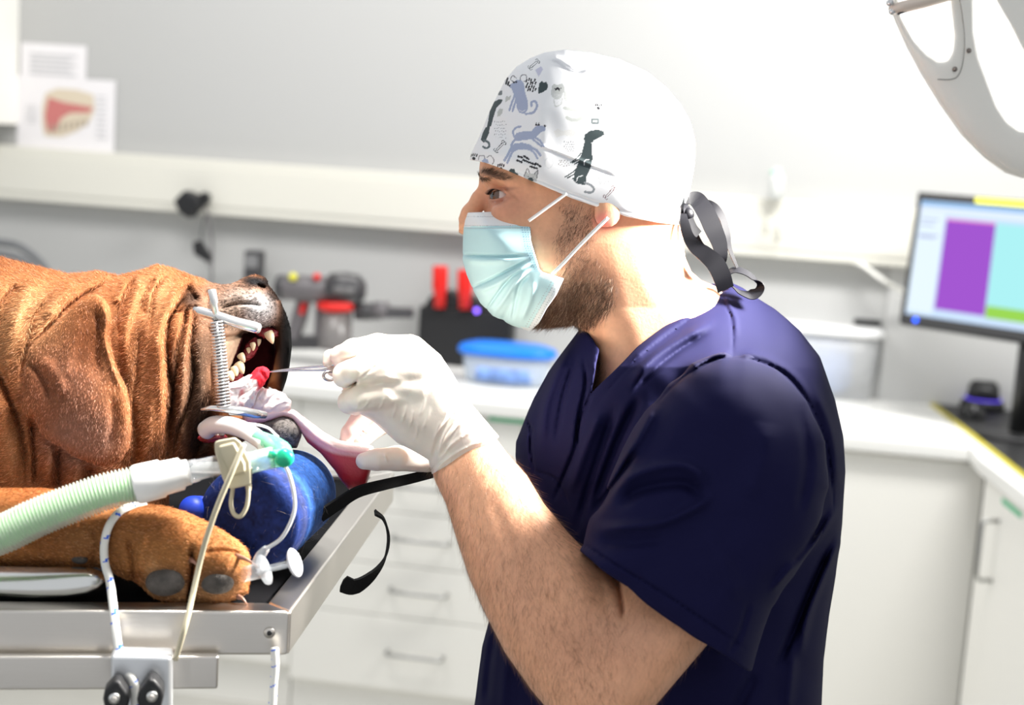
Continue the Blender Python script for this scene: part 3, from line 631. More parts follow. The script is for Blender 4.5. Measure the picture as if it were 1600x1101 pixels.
# black straps
M_strap = mat('black_webbing', (.010,.010,.010), .85, spec=.15, bump=.5, bscale=900, bdist=.0005)
w = spline([Q(500,806,-60),Q(530,786,-50),Q(560,768,-40),Q(600,757,-20),Q(640,748,0),Q(676,739,10)], 8)
tag(ribbon(w, Q(0,100,40)-Q(0,0,0), np.linspace(11,7.5,len(w))*SU, .0025).build('strap', M_strap, smooth=False), 'black webbing strap pulled taut across the table towards the gloved hand', 'strap')
w = spline([Q(586,800,-90),Q(600,812,-85),Q(607,840,-80),Q(601,872,-82),Q(582,898,-86),Q(555,916,-92),Q(534,911,-98)], 8)
tag(ribbon(w, np.linspace(0,1,len(w))[:,None]*(Q(-25,100,30)-Q(0,0,0))+(1-np.linspace(0,1,len(w))[:,None])*(Q(35,10,95)-Q(0,0,0)), np.array([10,11,12,14,15,14,6])[np.linspace(0,6,len(w)).astype(int)]*SU, .002).build('strap', M_strap), 'black strap end hanging in a curl from the table\'s right edge', 'strap')
# ---------------- the dog ----------------
dog = thing('dog', [*Q(120,860,20)[:2], ZT-.004], 'large wrinkled brown dog asleep on the table with its mouth held open', 'dog')
def blobs(V, base, L):
    x, y = V[:, 0], V[:, 1]; c = np.tile(np.array(base, float), (len(V), 1))
    for b in L:
        cx, cy, rx, ry, col, s = b[:6]; rot = b[6] if len(b) > 6 else 0
        ca, sa = math.cos(rot), math.sin(rot); u, v = (x-cx)*ca+(y-cy)*sa, -(x-cx)*sa+(y-cy)*ca
        w = np.clip(s*np.exp(-((u/rx)**2+(v/ry)**2)**1.5), 0, 1)[:, None]; c = c*(1-w)+np.array(col)*w
    return c
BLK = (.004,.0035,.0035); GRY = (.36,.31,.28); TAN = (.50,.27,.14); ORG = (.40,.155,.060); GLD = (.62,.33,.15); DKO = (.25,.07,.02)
def dogcol(V):
    x, y = V[:, 0], V[:, 1]
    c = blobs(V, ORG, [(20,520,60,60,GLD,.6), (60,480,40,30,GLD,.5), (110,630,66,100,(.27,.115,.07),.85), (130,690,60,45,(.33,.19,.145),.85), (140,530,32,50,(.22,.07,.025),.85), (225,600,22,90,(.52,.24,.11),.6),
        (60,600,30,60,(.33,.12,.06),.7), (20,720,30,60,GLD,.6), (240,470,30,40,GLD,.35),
        (300,640,34,90,(.075,.040,.026),.85), (316,560,24,70,(.27,.15,.09),.8), (318,680,30,60,BLK,.95), (310,600,16,90,(.06,.035,.022),.75), (325,540,12,30,(.10,.06,.04),.6), (418,470,10,24,(.10,.09,.09),.6), (395,505,30,10,(.55,.52,.50),.5), (270,610,9,100,(.05,.02,.012),.8), (288,610,5,80,(.30,.16,.09),.6), (299,467,17,18,(.03,.018,.014),.9),  # dark face mask; narrow bands paint the fold crevices' shade into the fur
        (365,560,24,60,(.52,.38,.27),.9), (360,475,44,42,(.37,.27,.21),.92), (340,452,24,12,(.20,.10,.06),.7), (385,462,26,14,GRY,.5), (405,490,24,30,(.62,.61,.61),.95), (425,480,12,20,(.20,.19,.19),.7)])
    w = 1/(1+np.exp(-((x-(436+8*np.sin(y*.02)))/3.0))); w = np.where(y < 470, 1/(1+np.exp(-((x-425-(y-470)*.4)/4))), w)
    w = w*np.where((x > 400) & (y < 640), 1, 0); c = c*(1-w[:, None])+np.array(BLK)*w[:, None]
    # nose leather
    w = np.exp(-(((x-400)/26)**2+((y-440-(x-400)*.12)/10)**2)**2)[:, None]; c = c*(1-w)+np.array((.018,.017,.018))*w
    mz = ((x > 340) & (x < 432) & (y < 515))[:, None]; sp = noise3(V, 2.1, 9)[:, None]; c = np.where(mz, c*(1-.75*np.clip(sp*2.2-.25, 0, 1)), c)
    # chin
    w = np.clip(1.2*np.exp(-(((x-438)/38)**2+((y-676)/34)**2)**3), 0, 1)[:, None]; c = c*(1-w)+np.array((.30,.27,.25))*w*(1-.6*np.clip(noise3(V, 2.4, 10)*2, 0, 1))[:, None]
    # mouth lining
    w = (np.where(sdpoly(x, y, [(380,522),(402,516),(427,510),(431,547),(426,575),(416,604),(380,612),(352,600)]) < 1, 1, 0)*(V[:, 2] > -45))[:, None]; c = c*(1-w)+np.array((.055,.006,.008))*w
    n = noise3(V, 9, 3)*.5+noise3(V, 3.2, 4)*.5
    return np.clip(c*(1+.28*n[:, None]), 0, 1)
g = Grid(-70, 484, 392, 880, -190, 200, 2, 3)
neck = [(-90,396),(0,403),(54,417),(109,430),(131,428),(152,425),(174,430),(188,432),(218,424),(245,414),(267,419),(289,427),(313,437),(330,450),(352,500),(362,540),(356,592),(352,640),(336,662),(322,684),(310,712),(290,735),(262,760),(262,900),(-90,900)]
x2, y2 = g.x2, g.y2
Tn = lambda x, y: 148-34*np.clip((x-180)/160, 0, 1)+0*y
g.join(g.puff(neck, 40, Tn, 135, 2.2))
muz = [(300,452),(320,448),(336,447),(362,443),(382,436),(390,432),(402,431),(411,437),(418,446),(428,458),(437,474),(440,495),(436,507),(425,509),(400,515),(382,520),(376,547),(366,572),(358,595),(352,640),(300,660)]
g.join(g.puff(muz, 40, 88, 62), 26)
lip = [(400,440),(412,440),(423,453),(438,473),(448,494),(455,517),(456,542),(452,572),(447,595),(441,613),(428,608),(416,602),(425,572),(430,547),(429,527),(425,505),(405,490)]
g.join(g.puff(lip, 62, 46, 16), 8)
g.join(g.puff([(352,520),(380,500),(425,500),(432,547),(428,580),(418,612),(380,640),(340,640)], 105, 28, 20), 6)   # far cheek lining
chin = [(330,652),(365,648),(402,653),(423,650),(443,646),(458,651),(468,664),(471,682),(464,700),(448,700),(436,684),(410,676),(380,690),(340,720),(300,720)]
g.join(g.puff(chin, 30, 66, 22), 8); g.join(g.ell((446,674,-8), (25,24,34)), 8)
g.join(g.ell((397,440,40), (20,9,26), -.1), 6)      # nose pad
g.cut(g.ell((409,447,8), (9,3.2,22), .35), 3)        # nostril slit
# ear: hangs on the near side
ear = [(45,545),(60,528),(82,508),(104,487),(128,466),(150,458),(165,468),(172,482),(174,500),(171,520),(174,543),(180,571),(191,592),(202,617),(208,641),(207,674),(201,700),(190,717),(169,728),(150,727),(120,713),(90,696),(66,679),(54,656),(40,650),(33,635),(36,600),(38,570)]
ez = lambda x, y: -124-34*np.exp(-((x-125)/80)**2-((y-630)/90)**2)+0*x
g.join(g.puff(ear, ez, 13, 15), 5)
# folds
D = np.zeros(np.broadcast(x2, y2).shape, np.float32)
def fold(pts, w, a, asym=0): 
    global D
    D += stroke(x2, y2, pts, w, a*1.3, asym)
fold([(84,456),(66,480),(54,500),(46,525),(41,543),(35,565),(30,600)], 4, -9)
fold([(174,436),(150,452),(133,460),(104,482),(84,503),(56,532)], 4, -9)
fold([(30,445),(10,470),(-10,520)], 8, -8); fold([(60,440),(35,470),(20,520),(12,580)], 9, 5); fold([(120,440),(95,462),(70,500)], 9, 7)
fold([(211,434),(203,453),(192,478),(183,500),(184,520)], 3.2, -11); fold([(199,436),(190,455),(180,475)], 6, 7); fold([(222,430),(214,455),(204,485),(196,530),(205,600)], 7, 7)
fold([(243,430),(233,453),(224,475),(226,494)], 3.5, -8); fold([(259,430),(241,456),(238,480),(232,520)], 3.2, -7); fold([(250,428),(237,452),(231,474)], 5, 4)
fold([(222,510),(216,543),(213,587),(208,625),(212,680),(214,730)], 6, -9); fold([(240,500),(243,560),(240,620),(232,690),(226,740)], 11, 9)
fold([(298,440),(287,465),(274,485),(265,500),(260,533),(263,571),(267,612),(262,652),(257,690),(250,735)], 4.2, -20); fold([(284,440),(270,470),(255,497),(248,533),(251,580),(252,640),(243,700)], 7, 9)
fold([(291,480),(288,505),(278,549),(273,587),(270,625),(266,680),(262,730)], 4.5, -18); fold([(285,500),(270,545),(268,590),(264,650)], 3, 6)
fold([(304,482),(301,516),(298,543),(303,575),(299,612),(289,645),(276,680),(270,730)], 4.2, -15); fold([(296,500),(288,548),(286,600),(280,650)], 5, 8)
fold([(318,500),(312,560),(314,620),(304,670),(292,720)], 8, 6); fold([(330,560),(330,610),(322,660)], 4, -4)
fold([(270,490),(284,485),(298,480),(310,479)], 2.4, -6); fold([(274,484),(288,477),(303,473)], 4, 5); fold([(294,446),(300,460),(310,470)], 5, -9)   # closed eye
fold([(343,484),(365,476),(390,474),(410,478)], 2.6, -4.5); fold([(340,470),(365,462),(385,462)], 5, 3); fold([(322,452),(330,470),(330,500)], 5, -6); fold([(345,455),(370,449),(392,452)], 3, -2.5)
fold([(325,510),(345,528),(372,524),(384,518)], 4, -7)
fold([(44,566),(60,580),(72,600),(78,625)], 5, -7); fold([(62,560),(80,575),(95,600),(98,620)], 8, 5)
fold([(160,478),(166,500),(163,525),(168,550),(178,580),(190,610)], 3.5, 6); fold([(150,482),(154,505),(150,535),(150,560),(158,590)], 7, -8); fold([(130,500),(112,540),(100,600)], 12, 4); fold([(175,620),(180,660),(172,700)], 8, -4)
fold([(-20,560),(2,590),(16,625),(30,660),(38,700),(44,760)], 5, -14); fold([(-30,600),(0,640),(14,700),(20,760)], 12, 9)
fold([(50,655),(54,700),(56,760)], 6, -16); fold([(92,700),(92,760)], 6, -16); fold([(142,728),(140,765)], 7, -12); fold([(74,690),(76,760)], 8, 6); fold([(116,715),(116,765)], 9, 6)
fold([(215,700),(200,740),(180,760)], 8, -6)
fold([(450,520),(452,560),(446,600)], 3, 1.5)
nz = g.Z < 30
g.F -= (D[:, :, None]*np.where(g.Z < 20, 1, np.clip(1-(g.Z-20)/60, 0, 1))).astype(np.float32)
g.above(ZT-.004)
V1, F1 = g.mesh(); V1 = smoothv(V1, F1, 1, .4)
# foreleg and paw
g = Grid(-70, 412, 740, 962, -340, -110, 1.7, 2.2); x2, y2 = g.x2, g.y2
leg = [(-120,752),(0,763),(63,763),(110,768),(150,778),(185,784),(226,788),(262,792),(290,800),(316,812),(345,828),(368,842),(384,856),(390,872),(391,895),(386,925),(364,938),(334,946),(308,944),(272,949),(257,938),(236,927),(212,908),(176,893),(150,884),(82,886),(0,888),(-120,890)]
g.join(g.puff(leg, -225, lambda x, y: 62-10*np.clip((80-x)/100, -.6, 1)+0*y, 50))
for c, r in (((258,900,-255),(36,36,34)), ((336,905,-250),(36,34,34)), ((300,868,-245),(60,44,40)), ((120,866,-245),(34,20,30)), ((215,870,-245),(40,34,36))): g.join(g.ell(c, r), 12)
D = np.zeros(np.broadcast(x2, y2).shape, np.float32)
fold([(300,855),(300,890),(297,915),(294,945)], 4.5, -22); fold([(200,840),(207,875),(206,905)], 5, -7); fold([(228,830),(221,865),(219,900)], 8, 3); fold([(172,820),(166,850),(166,890)], 4, -5); fold([(145,820),(150,850),(140,880)], 6, -4); fold([(318,865),(345,860),(380,866)], 4, -4)
g.F -= (D[:, :, None]*np.where(g.Z < -200, 1, 0)).astype(np.float32)
g.above(ZT-.004)
V2, F2 = g.mesh(); V2 = smoothv(V2, F2, 1, .4)
# rest of the trunk, running on along the table
g = Grid(-980, -52, 340, 1010, -340, 240, 7); g.join(g.puff([(20,410),(0,403),(-90,396),(-250,380),(-450,378),(-650,400),(-800,450),(-890,540),(-920,660),(-900,800),(-860,1000),(20,1000)], 40, lambda x, y: 148+40*np.clip((-x-70)/300, 0, 1)+0*y, 135, 2.2, flat=True))
g.join(g.chain([(-40,826,-222),(-160,800,-190),(-280,720,-80)], [52,70,100], 20), 20); g.join(g.ell((-760,850,-110), (150,110,80)), 30); g.above(ZT-.004)
V3, F3 = g.mesh(); V3 = smoothv(V3, F3, 2)
PADS = [((259,908,-284),(32,23,17),-.12), ((337,908,-279),(29,20,17),.08), ((124,873,-272),(14,8,8),0.1)]
def legcol(V):
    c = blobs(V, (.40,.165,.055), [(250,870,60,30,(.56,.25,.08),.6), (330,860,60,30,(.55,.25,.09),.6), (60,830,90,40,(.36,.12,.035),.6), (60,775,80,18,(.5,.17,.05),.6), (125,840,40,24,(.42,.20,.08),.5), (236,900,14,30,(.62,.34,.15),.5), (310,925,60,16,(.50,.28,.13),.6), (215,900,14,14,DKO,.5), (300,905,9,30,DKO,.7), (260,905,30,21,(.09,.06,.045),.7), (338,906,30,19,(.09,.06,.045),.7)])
    n = noise3(V, 8, 5)*.5+noise3(V, 3, 6)*.5
    return np.clip(c*(1+.3*n[:, None]), 0, 1)
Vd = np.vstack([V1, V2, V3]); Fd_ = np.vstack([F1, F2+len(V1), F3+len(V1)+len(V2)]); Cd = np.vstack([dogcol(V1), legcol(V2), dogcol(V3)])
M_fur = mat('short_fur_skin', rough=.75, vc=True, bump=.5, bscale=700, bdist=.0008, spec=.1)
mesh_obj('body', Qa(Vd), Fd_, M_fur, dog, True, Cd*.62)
for i, (c, r, a) in enumerate(PADS):
    G = Grid(c[0]-32, c[0]+32, c[1]-26, c[1]+26, c[2]-24, c[2]+24, 1.6); G.join(G.ell(c, r, a)); V, Fc = G.mesh()
    mesh_obj('paw_pad', Qa(V), Fc, mat('pad_leather', (.075,.065,.058), .7, bump=.8, bscale=500, var=.35, vscale=120), dog)
for a, b, r in (((296,874,-282),(312,888,-292),5),((368,868,-270),(404,886,-286),4.5),((372,932,-262),(386,944,-268),4.2)):
    m = MB(); w = spline([Q(*a), Q((a[0]+b[0])/2, (a[1]+b[1])/2-3, (a[2]+b[2])/2-2), Q(*b)], 5); m.tube(w, np.linspace(r, .8, len(w))*SU*.88, 12).build('claw', mat('claw_horn', (.32,.16,.11), .35), dog, smooth=True)
# fur
M_hair = mat('fur_strand', rough=.6, vc=True, spec=.12)
def hdir(p, N): 
    x, y = p[:, 0], p[:, 1]; d = np.stack([-np.ones(len(p)), np.full(len(p), .35), np.zeros(len(p))], 1)
    e = (sdpoly(x, y, ear) < 0); d[e] = (-.15, 1, 0); m = x > 325; d[m] = (-.7, .1, 0); return d
def fcol(f):
    def g_(p, r): c = f(p); k = r.uniform(.6, 1.55, len(p))[:, None]; lt = (r.random(len(p)) < .14)[:, None]; c = c*k; return np.clip(np.where(lt & (c.sum(1) > .3)[:, None], c*1.6+.10, c), 0, 1)
    return g_
wn1 = lambda c: np.where(c[:, 2] < 70, 1.0, .15)*np.where(c[:, 0] > 300, .8, 1)*np.where((c[:, 0] > 352) & (c[:, 1] > 515) & (c[:, 2] > -40), 0.0, 1)
hl = lambda p: np.where(p[:, 0] > 325, 3.2, np.where(sdpoly(p[:, 0], p[:, 1], ear) < 0, 4.5, 7.5-2*np.clip((p[:, 0]-180)/60, 0, 1)))
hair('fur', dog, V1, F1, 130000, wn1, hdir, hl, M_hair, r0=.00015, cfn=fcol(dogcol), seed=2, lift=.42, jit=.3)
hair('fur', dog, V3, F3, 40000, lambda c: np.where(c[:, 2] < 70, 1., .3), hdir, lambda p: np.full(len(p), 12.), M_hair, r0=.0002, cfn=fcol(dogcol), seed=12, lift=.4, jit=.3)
wn2 = lambda c: np.where((np.abs(c[:, 0]-260) < 26) & (np.abs(c[:, 1]-908) < 18) | (np.abs(c[:, 0]-338) < 24) & (np.abs(c[:, 1]-908) < 15), 0.0, 1.0)
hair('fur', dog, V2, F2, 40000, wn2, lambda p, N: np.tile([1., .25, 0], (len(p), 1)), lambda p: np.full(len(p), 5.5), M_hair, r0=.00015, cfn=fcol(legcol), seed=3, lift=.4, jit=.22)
M_whisk = mat('whisker', (.75,.72,.66), .4)
# teeth
M_tooth = mat('tooth_enamel', (.62,.50,.33), .3, sss=.1, ssc=(.8,.5,.3))
M_gum = mat('gum_flesh', (.20,.02,.026), .25, bump=.3, bscale=200, coat=.4)
def tooth(a, b, r, zf=1):
    m = MB(); a, b = np.array(a, float), np.array(b, float); ks = [0,.25,.5,.75,.92,1]; pr = [1,1.02,.85,.55,.28,.05]
    m.tube([Q(*(a+(b-a)*k+np.array([-(k*k)*1.5,0,0]))) for k in ks], [r*SU*q for q in pr], 12).build('tooth', M_tooth, dog, smooth=True)
def lump(name, c, r, m, par, rot=0, st=1.5, ns=0):
    q = max(r)*1.3; G = Grid(c[0]-q, c[0]+q, c[1]-q, c[1]+q, c[2]-q, c[2]+q, st); G.join(G.ell(c, r, rot)); V, Fc = G.mesh()
    if ns: V = V+vnormals(V, Fc)*noise3(V, ns*2.2, 8)[:, None]*ns
    return mesh_obj(name, Qa(V), Fc, m, par)
lump('gum', (417,520,30), (20,9,14), M_gum, dog, .1, ns=1.5); lump('gum', (391,546,22), (22,10,14), M_gum, dog, 2.1, ns=1.5); lump('gum', (366,590,10), (17,12,14), M_gum, dog, 2.2, ns=1.5)
tooth((419,519,12), (428,537,8), 7.5); tooth((395,536,8), (397,548,4), 4.5); tooth((388,544,8), (390,552,4), 3.5); tooth((375,554,2), (384,566,-2), 6); tooth((372,568,0), (382,584,-6), 8); tooth((366,574,-4), (371,588,-10), 7); tooth((358,583,-8), (365,595,-14), 7.5); tooth((405,530,14), (405,541,12), 3.4)
for x, y in ((322,673),(330,671),(338,672),(346,671)): tooth((x,y+8,-62), (x+1,y-3,-64), 5)
lump('gum', (332,684,-58), (24,8,10), M_gum, dog, -.05, ns=1)
tooth((398,664,-10), (402,652,-14), 4); tooth((408,664,-8), (410,655,-10), 3.2)
# tongue
ton = [(380,640),(408,643),(443,637),(460,640),(483,657),(507,675),(527,686.5),(542,690),(571,693),(583,697),(586,708),(583,722),(578,740),(573,757),(559,768),(545,765),(533,751),(524,736),(501,708),(480,691),(468,671),(456,654),(443,650),(411,660),(380,662)]
g = Grid(372, 594, 628, 776, -60, 40, 1.6); ctl = [(380,648),(443,643),(470,656),(500,684),(530,700),(560,706),(580,712)]
d_, t_, s_ = dline(g.x2, g.y2, spline(ctl, 6)); g.join(g.puff(ton, lambda x, y: -14+.25*np.clip(y-705, 0, 80)+0*x, 20, 17, 2.2))
g.F -= ((2.5*np.exp(-(d_/5)**2))[:, :, None]*(g.Z < 0)).astype(np.float32)
V, Fc = g.mesh(); V = smoothv(V, Fc, 2)
top, _, _ = dline(V[:, 0], V[:, 1], spline([(380,640),(408,643),(443,637),(460,640),(483,657),(507,675),(527,686),(550,690),(575,694)], 5))
w = np.clip((top-16)/9, 0, 1)[:, None]; w2 = np.clip((V[:, 1]-722)/20, 0, 1)[:, None]
c = np.array((.95,.70,.68))*(1-w)+np.array((.50,.045,.06))*w; w3 = np.clip(1-np.abs(top-16)/6, 0, 1)[:, None]*.6; c = c*(1-w3)+np.array((.80,.14,.20))*w3; c = c*(1-w2)+np.array((.36,.015,.025))*w2
mesh_obj('tongue', Qa(V), Fc, mat('tongue_flesh', rough=.28, vc=True, bump=.3, bscale=500, coat=.05), dog, True, c)
# ---------------- the man ----------------
vet = thing('person', [*Q(1050,1100,140)[:2], 0.0], 'man in navy scrubs, printed surgical cap, face mask and gloves leaning over the dog', 'person')
M_skin = mat('skin', rough=.45, vc=True, bump=.35, bscale=420, bdist=.0007, sss=.12, ssc=(1,.35,.2), spec=.4)
SK = (.76,.39,.23)
def skincol(V):
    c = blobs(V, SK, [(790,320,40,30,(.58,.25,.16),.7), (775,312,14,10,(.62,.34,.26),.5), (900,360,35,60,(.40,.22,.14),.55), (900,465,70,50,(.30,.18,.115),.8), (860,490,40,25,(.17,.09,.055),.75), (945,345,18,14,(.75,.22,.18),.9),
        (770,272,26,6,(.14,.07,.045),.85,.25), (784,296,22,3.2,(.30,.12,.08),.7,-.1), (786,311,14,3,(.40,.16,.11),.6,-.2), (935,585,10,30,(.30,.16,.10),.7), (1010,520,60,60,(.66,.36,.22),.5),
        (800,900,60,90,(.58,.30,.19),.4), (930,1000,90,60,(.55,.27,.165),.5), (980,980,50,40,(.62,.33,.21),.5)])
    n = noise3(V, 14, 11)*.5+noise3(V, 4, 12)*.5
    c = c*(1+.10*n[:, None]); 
    m = (V[:, 1] > 690) & (V[:, 2] < 60)
    st = noise3(np.stack([V[:, 0]+V[:, 1]*.4, V[:, 1]*.16, V[:, 2]*.3], 1), 2.2, 13); c = c*(1-.16*np.clip(st, 0, 1)*m)[:, None]
    return np.clip(c, 0, 1)
# head, neck
g = Grid(716, 1176, 222, 652, -64, 262, 2, 2.5); x2, y2 = g.x2, g.y2
face = [(756,225),(751,245),(749,262),(751,280),(759,296),(763,316),(757,345),(750,380),(752,425),(766,462),(800,495),(838,511),(886,508),(905,500),(950,480),(1000,450),(1040,400),(1062,340),(1060,250),(1020,215)]
g.join(g.puff(face, 102, lambda x, y: 117-12*np.clip((y-380)/120, 0, 1)+0*x, 112, 2.1))
neckp = [(880,400),(906,512),(914,522),(926,545),(924,575),(920,625),(960,670),(1160,670),(1160,500),(1140,466),(1118,447),(1096,438),(1080,424),(1071,403),(1066,371),(1062,345),(1040,290),(900,300)]
g.join(g.puff(neckp, 108, lambda x, y: 104+22*np.clip((y-480)/110, 0, 1), 84, 2.1), 26)
g.join(g.chain([(760,288,102),(748,310,102),(735,333,102),(727,352,102)], [8,10.5,13,15], 8), 16)
g.join(g.ell((742,352,78), (14,11,13)), 10); g.join(g.ell((765,274,52), (13,8,30), .25), 14); g.join(g.ell((800,335,20), (32,24,26), .3), 24)
g.cut(g.ell((771,303,36), (16,13,24)), 14)
g.join(g.ell((786,304,62), (24,22,24)), 5)
g.cut(g.puff([(762,307),(768,300),(777,297),(786,299),(792,304),(786,308),(776,310),(767,311)], 40, 40, 40, 8), 1.5)
g.join(g.ell((946,338,-24), (17,18,7), -.4), 3); g.join(g.ell((950,325,-24), (20,26,8), -.4), 3)
D = np.zeros(np.broadcast(x2, y2).shape, np.float32)
def fold(pts, w, a, asym=0):
    global D
    D += stroke(x2, y2, pts, w, a, asym)
fold([(766,296),(776,291),(788,292),(798,299)], 2.0, -2.5); fold([(768,315),(780,317),(794,311)], 2.6, -2.5); fold([(796,300),(806,306),(812,313)], 2.2, -1.5); fold([(762,297),(772,294),(786,296),(794,303)], 2, 2)
fold([(918,530),(932,556),(930,600)], 4, -3)
fold([(1066,400),(1076,430),(1096,446)], 4, -3)
g.F -= (D[:, :, None]*(g.Z < 60)).astype(np.float32)
Vh, Fh = g.mesh(); Vh = smoothv(Vh, Fh, 2, .4)
# near arm, bare from the glove cuff to the sleeve
def zarm(x, y):
    t = np.clip(((x-725)*(930-725)+(y-710)*(1080-710))/((930-725)**2+(1080-710)**2), 0, 1.1); return -78-150*t
g = Grid(640, 1190, 640, 1186, -330, -20, 2.6, 3.2); x2, y2 = g.x2, g.y2
arm = [(690,700),(673,730),(680,752),(697,787),(714,844),(734,905),(762,966),(789,1019),(832,1080),(852,1103),(885,1142),(930,1166),(985,1145),(1025,1101),(1077,1040),(1112,999),(1175,930),(1130,800),(1010,800),(963,906),(955,900),(920,865),(885,830),(850,787),(824,743),(793,708),(766,672),(730,660)]
Tarm = lambda x, y: 44+40*np.clip((y-700)/330, 0, 1)+0*x
g.join(g.puff(arm, zarm, Tarm, 78, 2.05))
D = np.zeros(np.broadcast(x2, y2).shape, np.float32)
fold([(957,890),(966,915),(971,940),(973,966)], 3.2, -11); fold([(945,900),(955,930),(962,960)], 8, 3); fold([(1020,945),(990,1000),(950,1060)], 22, 4); fold([(830,800),(880,880),(930,960)], 26, 4); fold([(760,760),(800,860),(850,960)], 14, -2.5)
g.F -= (D[:, :, None]*(g.Z < zarm(x2, y2)[:, :, None])).astype(np.float32)
Va, Fa = g.mesh(); Va = smoothv(Va, Fa, 2, .4)
# far arm and trunk (mostly under the clothes)
g = Grid(640, 1300, 560, 1180, -140, 400, 8); g.join(g.chain([(690,690,66),(720,735,74),(800,820,100),(900,960,170),(960,1010,240),(1060,760,330),(1080,640,330)], [26,28,40,48,50,54,60], 20))
g.join(g.ell((1070,820,140), (170,260,190)), 10); g.join(g.ell((1050,1080,140), (170,200,180)), 10); g.join(g.cone((1040,600,110), (1060,760,120), 80, 150), 20)
g.join(g.cone((1120,660,-80), (1100,860,-150), 60, 56), 20)
Vt, Ft = g.mesh()
Vb = np.vstack([Vh, Va, Vt]); Fb = np.vstack([Fh, Fa+len(Vh), Ft+len(Vh)+len(Va)])
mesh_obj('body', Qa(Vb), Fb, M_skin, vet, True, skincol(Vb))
# eye
G = Grid(762, 808, 282, 328, 38, 88, 1.2); G.join(G.ell((786,304,62), (21.5,21,21.5))); V, Fc = G.mesh()
d = np.sqrt((V[:, 1]-304)**2+((V[:, 2]-52)*.9)**2); c = np.tile([.72,.62,.58], (len(V), 1)); m = (V[:, 0] < 780) & (d < 11); c[m] = (.11,.05,.025); c[m & (d < 5)] = (.01,.01,.01)
mesh_obj('eye', Qa(V), Fc, mat('eye_surface', rough=.08, vc=True, coat=1), vet, True, c)
# facial hair
M_beard = mat('facial_hair', rough=.4, vc=True, spec=.5)
BP = [(873,318),(900,312),(930,330),(934,360),(925,395),(945,420),(965,440),(962,475),(935,505),(905,514),(870,514),(838,514),(838,500),(858,470),(872,440),(868,405),(866,370),(880,345)]
def bw(c): d = sdpoly(c[:, 0], c[:, 1], BP); return np.clip(-d/14+.25, 0, 1)*(c[:, 2] < 105)*np.where(c[:, 1] > 440, 1.0, .5)
def bcol(p, r): k = r.uniform(.5, 1.7, len(p))[:, None]; q = r.random(len(p))[:, None]; return np.where(q < .06, np.array((.75,.55,.38)), np.array((.085,.040,.020))*k)
hair('beard', vet, Vh, Fh, 8500, bw, lambda p, N: np.stack([-.35+.0*p[:, 0], np.ones(len(p)), np.zeros(len(p))], 1), lambda p: 6.5+4*np.clip((p[:, 1]-400)/90, 0, 1), M_beard, r0=.000085, cfn=bcol, seed=5, lift=.45, jit=.38, seg=4, curl=.3)
bp = [(749,276),(756,268),(768,266),(786,272),(800,280),(786,280),(768,276),(758,279)]
hair('eyebrow', vet, Vh, Fh, 700, lambda c: (sdpoly(c[:, 0], c[:, 1], bp) < 1)*(c[:, 2] < 100.), lambda p, N: np.tile([1., -.25, 0], (len(p), 1)), lambda p: np.full(len(p), 9.), M_beard, r0=.00009, cfn=lambda p, r: np.array((.06,.03,.015))*r.uniform(.6, 1.5, len(p))[:, None], seed=6, lift=.22, jit=.18)
el = spline([(764,304),(769,298.5),(777,296),(786,298.5)], 30)
Gp = np.array([[x, y, 44+abs(x-786)*.2] for x, y in el]); m = MB()
for k in range(0, len(Gp), 3):
    p = Gp[k]; m.tube([Q(*p), Q(p[0]-3.5, p[1]-.5, p[2]-4), Q(p[0]-7, p[1]-2.5+k*.02, p[2]-6)], np.array([.45,.35,.1])*SU, 5)
m.build('eyelashes', mat('lash', (.02,.012,.01), .5), vet, smooth=True)
hair('arm_hair', vet, Va, Fa, 15000, lambda c: (c[:, 1] > 700)*(c[:, 1] < 1110.)*np.where(c[:, 0] > 960, .25, 1), lambda p, N: np.stack([.25+0*p[:, 0], np.ones(len(p)), np.zeros(len(p))], 1), lambda p: np.full(len(p), 20.), M_beard, r0=.00005, cfn=lambda p, r: np.array((.20,.105,.055))*r.uniform(.5, 1.6, len(p))[:, None], seed=7, lift=.10, jit=.28, seg=4)
hair('chest_hair', vet, Vh, Fh, 260, lambda c: (sdpoly(c[:, 0], c[:, 1], [(936,555),(946,580),(926,612),(922,590)]) < 3)*(c[:, 2] < 105.), lambda p, N: np.tile([-.3, 1., 0], (len(p), 1)), lambda p: np.full(len(p), 9.), M_beard, r0=.00007, cfn=bcol, seed=8, lift=.3, jit=.4)
# ---- scrubs ----
M_navy = mat('navy_cloth', (.0070,.0068,.038), .8, bump=.35, bscale=1300, bdist=.0003, spec=.12)
g = Grid(725, 1335, 436, 1150, -372, 440, 2.8, 4.4); x2, y2 = g.x2, g.y2
torso = [(907,512),(886,540),(857,580),(834,621),(820,655),(806,690),(805,712),(812,760),(800,840),(782,910),(764,970),(753,1010),(741,1101),(730,1220),(1284,1220),(1284,1101),(1287,1030),(1296,960),(1306,900),(1316,820),(1321,737),(1318,681),(1305,625),(1281,557),(1250,516),(1210,482),(1178,462),(1160,449),(1140,440),(1100,440),(1000,470)]
Tt = lambda x, y: 132+112*np.clip((y-458)/115, 0, 1)**.8-60*np.clip((1000-x)/190, 0, 1)*np.clip((y-500)/80, 0, 1)
g.join(g.puff(torso, 130, Tt, 190, 2.1))
slv = [(1045,600),(1085,572),(1126,556),(1165,556),(1215,575),(1262,625),(1290,690),(1296,760),(1275,840),(1240,900),(1205,950),(1175,1050),(1155,1110),(880,900),(910,850),(925,800),(950,740),(990,670)]
fs = g.puff(slv, lambda x, y: -190-34*np.clip((y-600)/350, 0, 1)+0*x, 118, 112, 2.1)
